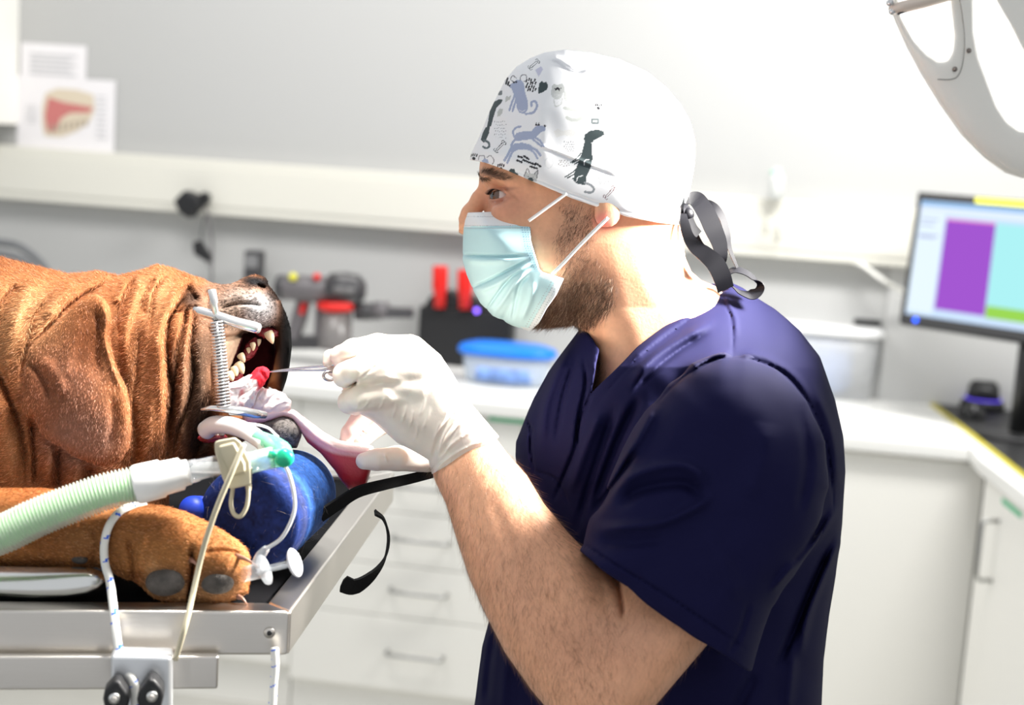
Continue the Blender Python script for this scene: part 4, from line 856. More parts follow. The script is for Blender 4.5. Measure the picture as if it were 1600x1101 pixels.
# hem of the sleeve: cut by the plane through the hem line, hollow inside
hx0, hy0, hx1, hy1 = 906, 861, 1152, 1036; L_ = math.hypot(hx1-hx0, hy1-hy0); nxh, nyh = -(hy1-hy0)/L_, (hx1-hx0)/L_
hem = (x2-hx0)*nxh+(y2-hy0)*nyh                                     # >0 beyond the hem
belly = 6.0*np.sin(np.clip((x2-hx0)/(hx1-hx0), 0, 1)*math.pi)
fs = np.maximum(fs, (hem-belly)[:, :, None])
ca = g.puff([(905,900),(960,868),(1010,860),(1110,930),(1120,1010),(1060,1100),(900,1100)], lambda x, y: -226+0*x+0*y, 84, 60, 2.1); ca = np.maximum(ca, -(hem+50)[:, :, None])
fs = np.maximum(fs, -ca).astype(np.float32)
g.join(fs, 22)
# neckline
vn = [(907,505),(926,528),(939,546),(931,570),(925,612),(950,588),(995,542),(1036,512),(1091,474),(1122,459),(1138,451),(1138,420),(900,420)]
cv = sdpoly(x2, y2, vn)[:, :, None]; g.cut(np.maximum(cv+0*g.Z, g.Z-150).astype(np.float32), 2)
D = np.zeros(np.broadcast(x2, y2).shape, np.float32)
fold_ = fold
def fold(p, w, a): fold_(p, w, a*1.7)
fold([(1127,456),(1136,480),(1143,498),(1145,525),(1145,560)], 1.7, -1.9); fold([(1132,456),(1141,480),(1149,498),(1151,525)], 4, 2)
fold([(1145,558),(1120,560),(1085,578),(1050,605),(1020,640)], 1.8, -2.0); fold([(1145,558),(1190,566),(1231,588),(1266,633),(1290,690),(1300,760),(1302,800)], 1.8, -1.8)
fold([(1145,551),(1110,556),(1070,578)], 6, 4); fold([(1150,550),(1195,558),(1240,585),(1272,628)], 6, 3)
fold([(1140,468),(1092,490),(1040,526),(1000,557),(958,600),(930,636)], 1.6, -1.3)              # neck band seam
fold([(912,560),(915,600),(905,650),(898,700),(880,745),(866,780)], 2.4, -6); fold([(925,612),(905,660),(902,700)], 3, -5)
fold([(890,545),(868,590),(852,640),(846,700)], 7, 5); fold([(900,560),(880,620),(868,690)], 4, -4); fold([(940,640),(915,700),(890,770)], 8, 6); fold([(960,640),(940,700),(920,760),(900,830)], 6, -6)
fold([(1000,620),(975,670),(950,730),(925,800)], 8, -9); fold([(1025,630),(1000,680),(975,720)], 9, 7)
fold([(1110,505),(1062,531),(1020,560),(985,597)], 7, 6); fold([(1105,520),(1060,548),(1020,580),(990,612)], 5, -5); fold([(1080,490),(1030,525),(980,570)], 6, 3.5)
fold([(960,768),(985,745),(1020,732),(1062,726),(1090,738),(1104,762)], 9, 8); fold([(968,790),(995,768),(1030,758),(1070,756),(1098,776)], 9, -8)
fold([(940,826),(985,822),(1036,815),(1086,793),(1110,775)], 8, 8); fold([(928,800),(950,770),(975,735),(995,700)], 5, -8); fold([(935,845),(985,848),(1040,842)], 9, -4)
fold([(1307,790),(1280,835),(1252,868),(1225,900),(1204,925)], 6, 6); fold([(1296,800),(1265,850),(1235,885)], 5, -6); fold([(1312,840),(1285,900),(1262,960),(1250,1020)], 7, 7); fold([(1300,850),(1272,910),(1240,985),(1215,1040)], 6, -8)
fold([(1200,660),(1190,720),(1165,780)], 20, 5); fold([(1100,830),(1130,880),(1150,940)], 16, 4); fold([(1170,940),(1158,985),(1140,1020)], 4, -3)
fold([(906,846),(960,880),(1030,922),(1100,968),(1165,1014)], 1.6, -3.2)                           # stitched hem
fold([(1250,640),(1262,720),(1250,800)], 8, -5); fold([(1270,600),(1300,680),(1308,760)], 7, 4)
fold([(822,655),(830,672),(829,700),(835,740)], 2, -4); fold([(835,735),(870,750),(890,790)], 2, -2.5)
fold([(800,1000),(790,1050),(785,1120)], 8, 4); fold([(775,980),(765,1040),(760,1100)], 6, -4); fold([(1180,1050),(1150,1110)], 10, -6); fold([(1240,1020),(1230,1110)], 8, 5)
Dn = noise3(np.stack([np.broadcast_to(x2, D.shape).ravel(), np.broadcast_to(y2, D.shape).ravel(), np.zeros(D.size)], 1), 34, 21).reshape(D.shape)*2.0
g.F -= ((D+Dn)[:, :, None]*np.where(g.Z < 100, 1, .2)).astype(np.float32)
fold = fold_
V, Fc = g.mesh(); V = smoothv(V, Fc, 1, .4)
mesh_obj('scrub_top', Qa(V), Fc, M_navy, vet)
# trousers and shoes (below the picture)
hip = Q(1040,1140,150)
for sx in (-1, 1):
    a = hip+np.array([0.02,.10*sx,.05]); b = np.array([hip[0]+.03, hip[1]+.13*sx, .12]); 
    MB().tube([a+[0,0,-.12], a+[0,0,-.2], (a+b)/2+[-.01,0,.06], (a+b)/2, b], [.11,.125,.10,.09,.10], 24).build('trouser_leg', M_navy, vet, smooth=True)
    MB().tube([b+[.10,0,-.075], b+[.08,0,-.07], b+[0,0,-.05], b+[-.10,0,-.075], b+[-.17,0,-.085], b+[-.19,0,-.09]], [.02,.04,.055,.048,.035,.01], 20, ry=[.02,.04,.07,.045,.034,.01], up=(0,0,1)).build('shoe', M_dark, vet, smooth=True)
# ---- cap ----
def paint(x, y, base, ops):
    c = np.tile(np.array(base, float), (len(x), 1))
    for kind, pts, col, w in ops:
        pts = np.array(pts, float)
        if kind == 'f': m = sdpoly(x, y, pts) < w
        elif kind == 'l': m = dline(x, y, spline(pts, 5) if len(pts) > 2 else pts)[0] < w
        elif kind == 'd':
            m = np.zeros(len(x), bool)
            for p in pts: m |= (x-p[0])**2+(y-p[1])**2 < w*w
        c[m] = col
    return c
z8 = lambda pts: [(720+a/3.44, 60+b/3.44) for a, b in pts]
SLT = (.045,.065,.07); BLU = (.36,.41,.56); INK = (.012,.012,.018); LG = (.50,.52,.50); VL = (.70,.71,.73)
OPS = []
def f_(pts, col, w=.1): OPS.append(('f', z8(pts), col, w))
def l_(pts, col, w=.8): OPS.append(('l', z8(pts), col, w))
def d_s(x0, y0, x1, y1, n, col, r, seed, sl=0):
    rr_ = np.random.default_rng(seed); nx = max(2, int(round(math.sqrt(n)))); P_ = []
    for i in range(nx):
        for j in range(nx): P_.append((x0+(i+.5+rr_.uniform(-.2,.2)+(.5 if j % 2 else 0)-.25)*(x1-x0)/nx, y0+(j+.5+rr_.uniform(-.2,.2))*(y1-y0)/nx))
    if sl:
        for p in P_: l_([(p[0]-sl*.3, p[1]+sl), (p[0]+sl*.3, p[1]-sl)], col, r)
    else: OPS.append(('d', z8(P_), col, r))
# sitting blue dog
f_([(285,240),(300,222),(325,225),(340,245),(345,290),(358,330),(362,375),(345,405),(315,400),(300,370),(296,330),(285,300),(270,262)], BLU); f_([(262,250),(290,232),(300,250),(285,268),(264,265)], BLU); l_([(292,300),(275,345),(262,385)], BLU, 1.6); l_([(300,320),(290,350),(278,390)], BLU, 1.6); l_([(350,405),(385,400),(408,370),(402,340),(382,342),(380,362)], BLU, 1.8); l_([(285,235),(268,220),(280,200),(300,215)], (.2,.2,.22), .7); l_([(318,225),(325,200),(350,198),(352,225),(340,232)], (.2,.2,.22), .7); OPS.append(('d', z8([(262,254),(285,236),(297,234)]), INK, 1.6)); l_([(315,385),(330,392),(345,385)], VL, .6)
# running blue dogs
f_([(285,530),(300,508),(340,498),(380,498),(395,480),(410,468),(440,470),(455,478),(452,495),(430,505),(415,520),(390,540),(350,545),(310,550),(290,548)], BLU); l_([(395,530),(425,550),(445,578)], BLU, 1.8); l_([(380,535),(410,560),(435,580)], BLU, 1.6); l_([(288,530),(280,500),(300,478),(322,474)], BLU, 1.5); l_([(290,545),(275,565),(272,590)], BLU, 1.8); OPS.append(('d', z8([(452,470)]), INK, 1.7)); f_([(398,470),(405,450),(412,468)], INK); f_([(412,468),(420,450),(424,470)], INK)
f_([(262,590),(290,565),(330,560),(370,570),(395,590),(380,605),(340,595),(300,600),(275,615)], BLU); l_([(268,595),(250,630),(235,655)], BLU, 2); l_([(280,605),(262,640),(250,668)], BLU, 1.8); l_([(375,585),(405,600),(428,628)], BLU, 1.9); l_([(365,590),(395,615),(412,645)], BLU, 1.7)
# big dark dog
f_([(662,545),(668,518),(695,498),(735,490),(768,500),(770,515),(745,532),(715,545),(705,558),(690,556),(675,555)], SLT, .4); f_([(668,548),(700,552),(704,600),(706,650),(695,700),(675,740),(668,785),(630,782),(608,765),(612,720),(632,670),(650,620),(660,585)], SLT, .4)
for a, b in (((645,618),(590,668)),((655,630),(600,668)),((650,645),(612,675)),((620,700),(560,745)),((630,712),(572,750)),((632,726),(600,755))): l_([a, ((a[0]+b[0])/2+6, (a[1]+b[1])/2), b], SLT, .9)
l_([(668,775),(700,790),(715,810),(700,828),(668,824)], (.25,.27,.29), 1.7); l_([(690,650),(668,655),(662,680)], VL, .7); l_([(655,738),(630,745),(622,768)], VL, .7)
# dark cat at the left edge, tail
f_([(160,370),(180,340),(205,328),(224,330),(215,348),(190,372),(182,400),(172,430),(162,470),(142,474),(150,430)], SLT, .3); f_([(134,478),(155,474),(150,510),(135,545),(125,560),(108,545),(118,510)], SLT, .3); l_([(125,548),(148,558),(152,580),(135,590),(120,582)], (.10,.13,.14), 1.6)
# heart, hearts
f_([(418,295),(420,262),(424,240),(436,230),(446,240),(458,236),(468,252),(462,272),(440,288)], SLT, .5); f_([(240,342),(240,318),(250,308),(256,316),(268,306),(266,325)], LG, .2); f_([(196,420),(198,392),(212,376),(226,380),(222,402),(210,416)], LG, .1)
# grey cats
for cx_, cy_, a_, b_ in ((517,290,32,38),(600,310,48,46)): OPS.append(('f', z8([(cx_+a_*math.cos(t), cy_+b_*math.sin(t)) for t in np.linspace(0, 6.2, 22)]), (.56,.575,.565), .1))
f_([(490,258),(500,244),(520,250),(545,242),(560,262),(556,290),(530,300),(498,292)], (.50,.515,.505)); OPS.append(('d', z8([(520,275)]), INK, 3.6)); OPS.append(('d', z8([(520,284)]), LG, 2.6)); OPS.append(('d', z8([(504,268),(540,268)]), INK, .9)); l_([(560,375),(620,385),(660,370),(668,400),(640,432),(600,438),(570,425)], LG, 2.6); l_([(500,330),(510,365),(540,350),(545,320)], (.62,.63,.62), .9); d_s(495,300,640,350,40,(.66,.67,.67),.9,4)
# bones, paws, strokes
def bone(x0, y0, x1, y1, col, r=7, ww=5):
    a = math.atan2(y1-y0, x1-x0); n = (-math.sin(a), math.cos(a))
    for s_ in (-1, 1): l_([(x0+n[0]*ww*s_, y0+n[1]*ww*s_), (x1+n[0]*ww*s_, y1+n[1]*ww*s_)], col, .5)
    for ex, ey, sg in ((x0,y0,-1),(x1,y1,1)):
        for s_ in (-1, 1):
            cx_, cy_ = ex+n[0]*ww*1.3*s_+math.cos(a)*sg*4, ey+n[1]*ww*1.3*s_+math.sin(a)*sg*4; l_([(cx_+r*math.cos(t), cy_+r*math.sin(t)) for t in np.linspace(a-2 if sg > 0 else a+math.pi-2, a+2 if sg > 0 else a+math.pi+2, 7)], col, .5)
bone(192,600,228,563,INK); bone(375,155,410,125,(.12,.14,.15)); bone(782,850,820,808,(.16,.07,.08),8,5)
for x0, y0 in ((215,690),(70,635),(740,365)):
    OPS.append(('f', z8([(x0+9*math.cos(t), y0+10+8*math.sin(t)) for t in np.linspace(0, 6.2, 12)]), INK, .1))
    for k in range(4): l_([(x0-16+k*10, y0-6-abs(1.5-k)*-3), (x0-13+k*10, y0-16-abs(1.5-k)*-3)], INK, 1.0)
for a in ((303,655,328,665),(308,634,330,640),(335,652,365,665),(340,632,366,650),(368,666,400,678),(372,688,410,698),(405,672,428,688)): l_([(a[0],a[1]),(a[2],a[3])], INK, 1.5)
d_s(350,215,405,285,16,INK,1.15,1,4.5); d_s(180,440,245,540,34,(.2,.2,.22),.65,2); d_s(555,550,610,612,25,(.25,.25,.27),.8,3); d_s(525,650,585,690,18,(.30,.27,.27),.8,5); d_s(735,745,810,785,14,(.35,.35,.37),.7,6); d_s(232,205,262,250,4,INK,1.4,7,7)
f_([(200,285),(222,281),(222,302),(202,305)], (.16,.18,.19), .3); f_([(702,430),(740,432),(742,458),(704,458)], (.14,.17,.18), .5); f_([(708,437),(735,438),(735,451),(709,451)], LG, .1)
l_([(95,650),(100,632),(125,630),(130,650)], (.25,.25,.27), .7); l_([(140,640),(160,630),(178,655),(170,675)], (.25,.25,.27), .7); f_([(112,660),(125,645),(145,650),(150,668),(130,672)], BLU)
f_([(258,715),(270,700),(288,702),(292,718),(310,730),(300,740),(270,728)], SLT, .3); f_([(340,740),(348,712),(365,728),(395,728),(412,712),(408,770),(375,770),(345,758)], (.52,.54,.54)); l_([(340,740),(358,700),(370,725)], (.1,.1,.12), .6); l_([(395,728),(415,708),(408,750)], (.1,.1,.12), .6); OPS.append(('d', z8([(375,760)]), SLT, 4)); OPS.append(('d', z8([(362,742),(390,745)]), INK, .8))
l_([(478,570),(505,575),(525,600),(500,612),(478,580)], VL, .7); l_([(455,650),(480,640),(495,670),(475,698),(455,680),(455,650)], VL, .7); f_([(500,500),(520,485),(550,498),(600,485),(620,505),(600,530),(550,520),(515,532)], (.78,.775,.76)); f_([(400,170),(430,150),(442,165),(418,205)], (.55,.55,.68)); f_([(750,560),(780,560),(790,590),(765,600)], VL)
l_([(1120,915),(1135,880),(1160,855)], VL, 2); f_([(1155,810),(1180,790),(1195,795),(1185,820),(1160,830)], (.66,.68,.69)); f_([(1128,900),(1145,862),(1170,850),(1160,880),(1140,900)], (.72,.73,.74))
def capcol(V):
    c = paint(V[:, 0], V[:, 1], (.83,.835,.85), OPS); return c
g = Grid(726, 1094, 70, 362, -46, 250, 1.25, 2.5); x2, y2 = g.x2, g.y2
cap = [(731,262),(737,238),(745,222),(755,199),(764,176),(775,153),(790,124),(807,104),(828,91),(851,82),(883,77.5),(923,82),(967,92),(1011,112),(1040,135),(1063,162),(1078,188),(1086,220),(1085,258),(1080,287),(1074,316),(1066,350),(1060,400),(1000,420),(860,400),(760,340)]
g.join(g.puff(cap, 102, 137, 128, 2.15))
D = np.zeros(np.broadcast(x2, y2).shape, np.float32)
fold([(835,228),(870,240),(905,254),(940,268),(960,276)], 1.6, -2); fold([(835,224),(870,236),(905,250),(940,264)], 2.6, 1.6); fold([(858,94),(872,98),(885,108),(900,113),(915,110)], 2.5, -5); fold([(862,88),(880,96),(900,106)], 5, 3)
fold([(840,150),(845,200),(850,260)], 14, 2.5); fold([(920,110),(960,150),(985,200),(990,260)], 18, -2); fold([(1080,290),(1060,310),(1050,335)], 5, -2.5); fold([(830,92),(815,120),(800,150)], 5, -2); fold([(760,250),(836,279),(894,303),(941,319),(981,332),(1028,341),(1066,345)], 1.4, -1.6)
fold([(770,180),(790,205),(800,235)], 10, -2.5); fold([(745,230),(790,245),(840,262)], 8, 2)
g.F -= (D[:, :, None]*np.where(g.Z < 100, 1, .3)).astype(np.float32)
below = [(725,251),(737,250),(758,254),(792,266),(836,285),(894,310),(941,326),(981,339),(1028,348),(1063,352),(1100,350),(1100,430),(725,430)]
g.cut((sdpoly(x2, y2, below)[:, :, None]+0*g.Z).astype(np.float32), 1)
V, Fc = g.mesh(); V = smoothv(V, Fc, 2, .35)
mesh_obj('surgical_cap', Qa(V), Fc, mat('cap_cotton', rough=.8, vc=True, bump=.2, bscale=900, bdist=.0003), vet, True, capcol(V))['label'] = 'white cap printed with grey and blue dogs and cats'
# ribbons of the cap
M_rib = mat('satin_ribbon', (.0045,.0045,.007), .5, spec=.2, bump=.1, bscale=900, bdist=.0002)
def rib(pts, hw, wdir, name='ribbon', z=None, th=.0007):
    w = spline([Q(*p) for p in pts], 8); hw = np.interp(np.linspace(0, 1, len(w)), np.linspace(0, 1, len(hw)), hw)*SU
    wd = [np.array(d_, float) for d_ in wdir]; k = np.linspace(0, len(wd)-1, len(w)); W_ = []
    for t in k: i = min(int(t), len(wd)-2); W_.append(wd[i]*(1-(t-i))+wd[i+1]*(t-i))
    W_ = np.array([Q(800+d_[0]*10, 550+d_[1]*10, d_[2]*10)-Q(800, 550, 0) for d_ in W_])
    return ribbon(w, W_, hw, th).build(name, M_rib, vet, smooth=False)
rib([(1070,330,60),(1074,312,50),(1088,311,40),(1103,332,30),(1114,356,26),(1124,380,30),(1127,404,36),(1120,412,46),(1104,404,56),(1090,384,62),(1080,360,66)], [9,12,14,15,15,13,10,12,13,10,8], [(.3,-1,.2),(.6,-.9,.2),(1,-.4,.2),(1,-.35,.2),(1,-.3,.25),(1,-.2,.3),(.6,.4,.8),(.9,-.3,-.2),(1,-.4,-.2)])
rib([(1092,322,66),(1104,318,60),(1118,325,56),(1129,341,54),(1136,365,54),(1140,388,56),(1152,418,60)], [5,7,7,6,6,4,2.5], [(.3,-1,.2),(.5,-.9,.3),(.9,-.5,.4),(1,-.3,.5),(1,-.2,.5)])
rib([(1068,334,50),(1070,350,40),(1075,368,34),(1086,385,28),(1102,397,24),(1118,412,22),(1128,432,26),(1134,452,36)], [5,8,9,11,13,15,15,14], [(1,-.1,.2),(1,-.3,.2),(1,-.6,.1),(.8,-.9,.1),(.9,-.7,.1),(1,-.25,.2)])
rib([(1132,430,50),(1148,422,56),(1166,426,60),(1180,438,58),(1184,451,50),(1174,461,42),(1158,457,40),(1145,448,46)], [8,10,11,12,12,11,9,6], [(.2,-.5,1),(.1,-.6,1),(-.2,-.8,1),(-.3,-.8,.9),(-.3,-.5,1)])
rib([(1069,322,62),(1074,340,58),(1082,356,56),(1092,366,58)], [9,10,9,7], [(1,-.4,.4),(1,-.5,.4)], name='ribbon')
MB().ball(Q(1073,335,66), np.array([12,12,12])*SU).build('knot', M_rib, vet, smooth=True)
# ---- mask ----
z7 = lambda pts: [(700+a/3.44, 220+b/3.44) for a, b in pts]
g = Grid(714, 896, 318, 528, -42, 240, 1.3, 2.4); x2, y2 = g.x2, g.y2
mk = [(731,331),(726,345),(724,357),(723,383),(723,406),(729,429),(738,450),(750,473),(770,493),(799,508),(828,518),(860,530),(930,520),(960,400),(930,320),(800,318),(740,318)]
g.join(g.puff(mk, 102, 134, 88, 2.15))
top = [(700,300),(1000,300),(1000,325),(826,329),(728,332),(700,333)]; g.cut((sdpoly(x2, y2, top)[:, :, None]+0*g.Z).astype(np.float32))
rt2 = [(826.5,320),(826.5,329),(828,348),(830,377),(837,400),(843,420),(848,425),(881,435),(869,461),(854,482),(842,505),(828,517.5),(826,540),(960,540),(960,320)]; g.cut((sdpoly(x2, y2, rt2)[:, :, None]+0*g.Z).astype(np.float32))
D = np.zeros(np.broadcast(x2, y2).shape, np.float32)
fold([(724,398),(750,400),(790,401),(822,399)], 2.2, -4.5); fold([(726,406),(760,408),(800,406)], 5, 3); fold([(738,450),(765,437),(795,422),(826,406)], 2.2, -5); fold([(742,456),(770,446),(800,430),(828,412)], 4.5, 3.5)
fold([(760,484),(775,462),(792,440),(806,428),(830,416)], 2.2, -4.5); fold([(772,490),(790,464),(806,440),(826,420)], 4, 3.5); fold([(800,500),(806,470),(812,445),(826,428)], 3, -3.5); fold([(815,500),(828,470),(834,440)], 5, 3); fold([(783,505),(796,480),(806,460)], 5, -2.5)
fold([(728,356),(780,355),(824,353)], 1.4, -1.5)
g.F -= (D[:, :, None]*np.where(g.Z < 102, 1, 1)).astype(np.float32)
V, Fc = g.mesh(); V = smoothv(V, Fc, 1, .35); x, y = V[:, 0], V[:, 1]
c = np.tile([.50,.74,.77], (len(V), 1)); lo = np.clip((y-395)/25, 0, 1)[:, None]; c = c*(1-.0*lo)
m = y < 354+(x-724)*-.02; c[m] = (.80,.82,.83)
bd1 = sdpoly(x, y, [(812,352),(828,350),(831,377),(838,400),(846,424),(832,424),(820,400),(813,377)]) < 0; c[bd1] = (.46,.70,.76)
bd2 = sdpoly(x, y, [(883,434),(846,424),(842,432),(866,441),(845,480),(826,512),(812,510),(826,520),(860,500)]) < 0; c[bd2] = (.72,.80,.82)
dots = []
for k in range(34): dots += [(729+k*2.7, 338.5-k*.02), (727+k*2.7, 352.4), (727+k*2.7, 356.2)]
dots = np.array(dots)
def dotm(P_, r): 
    mm = np.zeros(len(x), bool)
    for p in P_: mm |= (x-p[0])**2+(y-p[1])**2 < r*r
    return mm
c[dotm(dots, .75)] = (.42,.46,.48)
d1 = [(815+i*4+ (j*.6 if j < 10 else 6+(j-10)*1.6), 352+j*3.6) for j in range(20) for i in range(4)]; c[dotm(d1, .95)] = (.18,.36,.48)
d2 = [(861-j*1.95+i*5.0-(4 if i == 2 else 0)*0, 441+j*3.4+i*2.0) for j in range(21) for i in range(3)]; c[dotm(d2, .8)] = (.33,.42,.46)
m = (np.abs(x-819) < 7) & (np.abs(y-340) < 7); c[m] = (.62,.72,.86); c[dotm([(815+i*1.5, 343-i*.3) for i in range(7)], 1.4)] = (.20,.45,.68); c[dotm([(796.5,343.5)], 1.1)] = (.05,.05,.08)
mesh_obj('face_mask', Qa(V), Fc, mat('mask_fabric', rough=.75, vc=True, bump=.2, bscale=800, bdist=.0002), vet, True, c)['label'] = 'pale blue pleated face mask with white top band'
def thread(pts, r, name, m, par, n=10, k=8): return MB().tube(spline([Q(*p) for p in pts], k), r*SU, n).build(name, m, par, smooth=True)
M_el = mat('white_elastic', (.82,.80,.78), .7)
thread([(826,345,-24),(840,335,-26),(862,319,-28),(886,302,-30)], 2.6, 'ear_loop', M_el, vet)
thread([(862,429,-22),(878,413,-26),(905,384,-32),(930,359,-38),(950,340,-40)], 2.8, 'ear_loop', M_el, vet)
# ---- gloves ----
M_glv = mat('latex_glove', rough=.42, vc=True, bump=.25, bscale=260, bdist=.0008, sss=.15, ssc=(1,.6,.45), spec=.5)
g = Grid(498, 796, 512, 752, -160, 30, 1.7, 2); x2, y2 = g.x2, g.y2
hb = [(690,760),(676,745),(669,718),(645,704),(621,692),(603,676),(584,659),(565,648),(552,630),(556,600),(560,570),(572,540),(586,524),(612,523),(643,522),(655,526),(669,538),(688,554),(707,583),(730,623),(754,651),(781,683),(800,700)]
g.join(g.puff(hb, lambda x, y: -72+0*x+0*y, lambda x, y: 46-0*x+0*y, 52, 2.2))
g.join(g.chain([(640,560,-74),(590,546,-84),(552,548,-88),(532,556,-70),(536,572,-48)], [34,25,19,16,13]), 3)
g.join(g.chain([(650,580,-86),(600,578,-102),(556,578,-112),(540,586,-98),(546,602,-70)], [34,27,22,20,16]), 3)
g.join(g.chain([(650,610,-86),(605,616,-100),(562,622,-104),(546,628,-88),(556,634,-62)], [36,26,21,18,15]), 3)
g.join(g.chain([(560,556,-46),(532,553,-44),(516,557,-46),(512,566,-48)], [15,12,10.5,8]), 2)
g.join(g.chain([(600,596,-30),(550,586,-22),(520,578,-34)], [22,15,10]), 3)
g.join(g.chain([(630,640,-62),(590,636,-50),(562,630,-44)], [26,20,15]), 4)
hem = (x2-676)*(-(683-741))/1+(y2-741)*(780-676); hem = hem/math.hypot(104, 58); g.cut(-(hem)[:, :, None]+0*g.Z, 2)
D = np.zeros(np.broadcast(x2, y2).shape, np.float32)
fold([(526,607),(540,606),(552,600),(560,592)], 2.4, -7); fold([(560,592),(575,580),(590,570)], 3, -2.5); fold([(528,562),(545,560),(558,556)], 2, -4)
for a, b in (((620,628),(612,655)),((634,632),(627,662)),((645,640),(640,668)),((664,622),(655,650)),((672,636),(660,672)),((652,660),(648,690)),((600,622),(592,640)),((688,655),(676,690)),((578,622),(566,640)),((560,626),(556,640)),((700,640),(686,668))): fold([a, ((a[0]+b[0])/2+1.5, (a[1]+b[1])/2), b], 1.3, 1.5)
fold([(730,640),(705,665),(690,690),(682,725)], 3, 3); fold([(716,640),(700,656),(684,690),(674,720)], 3, -3.4); fold([(750,668),(722,682),(700,700),(684,724)], 2.4, 2.6); fold([(720,660),(700,690),(690,712)], 2, -2.5)
fold([(570,600),(600,590),(640,600)], 6, 2); fold([(585,560),(620,548),(650,560)], 8, -2); fold([(600,600),(620,615),(650,620)], 7, -2.5); fold([(777,684),(748,691),(716,706),(690,724),(678,740)], 2, 2)
g.F -= (D[:, :, None]*(g.Z < -60)).astype(np.float32)
V, Fc = g.mesh(); V = smoothv(V, Fc, 2, .4)
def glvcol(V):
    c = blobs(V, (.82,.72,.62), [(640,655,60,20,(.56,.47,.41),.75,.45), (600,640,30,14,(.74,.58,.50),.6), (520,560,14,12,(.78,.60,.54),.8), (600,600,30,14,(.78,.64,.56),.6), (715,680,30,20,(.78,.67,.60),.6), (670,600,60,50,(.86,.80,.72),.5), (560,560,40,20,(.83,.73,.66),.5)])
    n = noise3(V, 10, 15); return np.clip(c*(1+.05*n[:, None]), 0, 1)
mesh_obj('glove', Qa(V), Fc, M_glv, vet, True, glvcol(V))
g = Grid(520, 760, 600, 790, -70, 130, 2); x2, y2 = g.x2, g.y2
g.join(g.ell((690,670,62), (52,40,26), .5)); g.join(g.cone((690,680,64), (740,760,78), 40, 36), 10)
g.join(g.chain([(680,640,50),(610,636,26),(566,648,8),(546,676,-2),(540,688,-4)], [22,18,15.5,13,10]), 4)
g.join(g.chain([(680,660,60),(620,652,36),(585,668,22),(560,690,8),(548,696,2)], [22,18,16,14,10]), 3)
g.join(g.chain([(690,660,72),(630,650,52),(590,660,46),(566,680,36)], [20,16,14,11]), 3)
g.join(g.chain([(690,650,82),(640,640,70),(600,648,64),(580,664,58)], [18,15,13,10]), 3)
g.join(g.chain([(710,712,46),(665,717,10),(620,716,-18),(588,718,-34),(569,720,-38)], [24,21,19.5,17,13.5]), 6)
D = np.zeros(np.broadcast(x2, y2).shape, np.float32)
for a, b in (((562,676),(574,684)),((566,670),(580,678)),((556,684),(566,692)),((600,706),(606,724))): fold([a, ((a[0]+b[0])/2, (a[1]+b[1])/2+1), b], 1.4, 2.5)
g.F -= (D[:, :, None]*(g.Z < 30)).astype(np.float32)
hem = ((x2-700)*.5+(y2-775)*.86); g.cut(-hem[:, :, None]+0*g.Z, 2)
V, Fc = g.mesh(); V = smoothv(V, Fc, 2, .4)
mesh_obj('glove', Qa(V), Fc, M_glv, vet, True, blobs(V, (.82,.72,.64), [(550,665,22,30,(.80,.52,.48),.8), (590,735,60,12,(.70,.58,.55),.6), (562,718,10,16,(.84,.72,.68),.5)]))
# ---------------- instruments and anaesthesia kit ----------------
M_chr = mat('chrome_steel', (.62,.62,.62), .25, .85)
# spring mouth gag
t = thing('mouth_gag', Q(336,560,-100), 'white metal mouth gag with a coil spring holding the dog\'s jaws open', 'mouth gag')
w = [Q(303,484,-118),Q(312,486,-120),Q(340,494,-120),Q(370,504,-116),(Q(398,511,-108)),Q(404,513,-104)]
MB().tube(w, np.array([5,7,7.5,9,10,9])*SU, 16, ry=np.array([5,7,7.5,8,8.5,8])*SU).build('upper_arm', M_chr, t, smooth=True)
MB().lathe(Q(338,500,-122), Q(331,455,-122)-Q(338,500,-122), [(0,5.5*SU),(24*SU,5.5*SU),(26*SU,7*SU),(44*SU,6.5*SU),(46*SU,5*SU)], 16).build('peg', M_chr, t, smooth=True)
a, b = Q(338,500,-122), Q(350,640,-112); MB().tube([a, b], 4.5*SU, 14).build('rod', mat('dark_steel', (.25,.25,.26), .3, .9), t, smooth=True)
ax = (b-a)/np.linalg.norm(b-a); u = np.cross(ax, [0,1.,0]); u /= np.linalg.norm(u); v = np.cross(ax, u); n = 27; th = np.linspace(0, n*2*math.pi, n*16); L = np.linalg.norm(b-a)
off = Q(-3,0,0)-Q(0,0,0)
hp = np.array([a+ax*(L*.97*k/len(th)+.001)+(u*math.cos(q)+v*math.sin(q))*10.5*SU for k, q in enumerate(th)]); MB().tube(hp, 1.5*SU, 6).build('spring', M_chr, t, smooth=True)
m = MB().tube([Q(314,640,-116),Q(330,637,-116),Q(350,638,-114),Q(378,642,-108),Q(398,646,-98),Q(414,648,-84)], np.array([2,5,7,8,7.5,6])*SU, 16, ry=np.array([2,4,6,7,7,5.5])*SU); m.build('lower_arm', M_chr, t, smooth=True)
# forceps with the gloved fingers
t = thing('forceps', Q(500,577,-40), 'slim steel forceps in the gloved hand reaching into the dog\'s mouth', 'forceps')
M_fc = mat('forceps_steel', (.50,.46,.46), .25, 1)
for k, (dy, dz) in enumerate(((-1.6, -2), (1.8, 2))):
    w = spline([Q(418,581,-34), Q(440,578.5+dy*.4,-36), Q(470,576+dy,-38+dz), Q(505,574+dy*1.8,-42+dz*2), Q(560,570+dy*3,-48+dz*3)], 6)
    MB().tube(w, np.linspace(1.0, 2.6, len(w))*SU, 10).build('blade', M_fc, t, smooth=True)
th = np.linspace(0, 2*math.pi, 30); MB().tube([Q(515+9.5*math.cos(q), 587+7*math.sin(q), -52+3*math.cos(q)) for q in th], 2.1*SU, 8).build('finger_ring', M_fc, t, smooth=True)
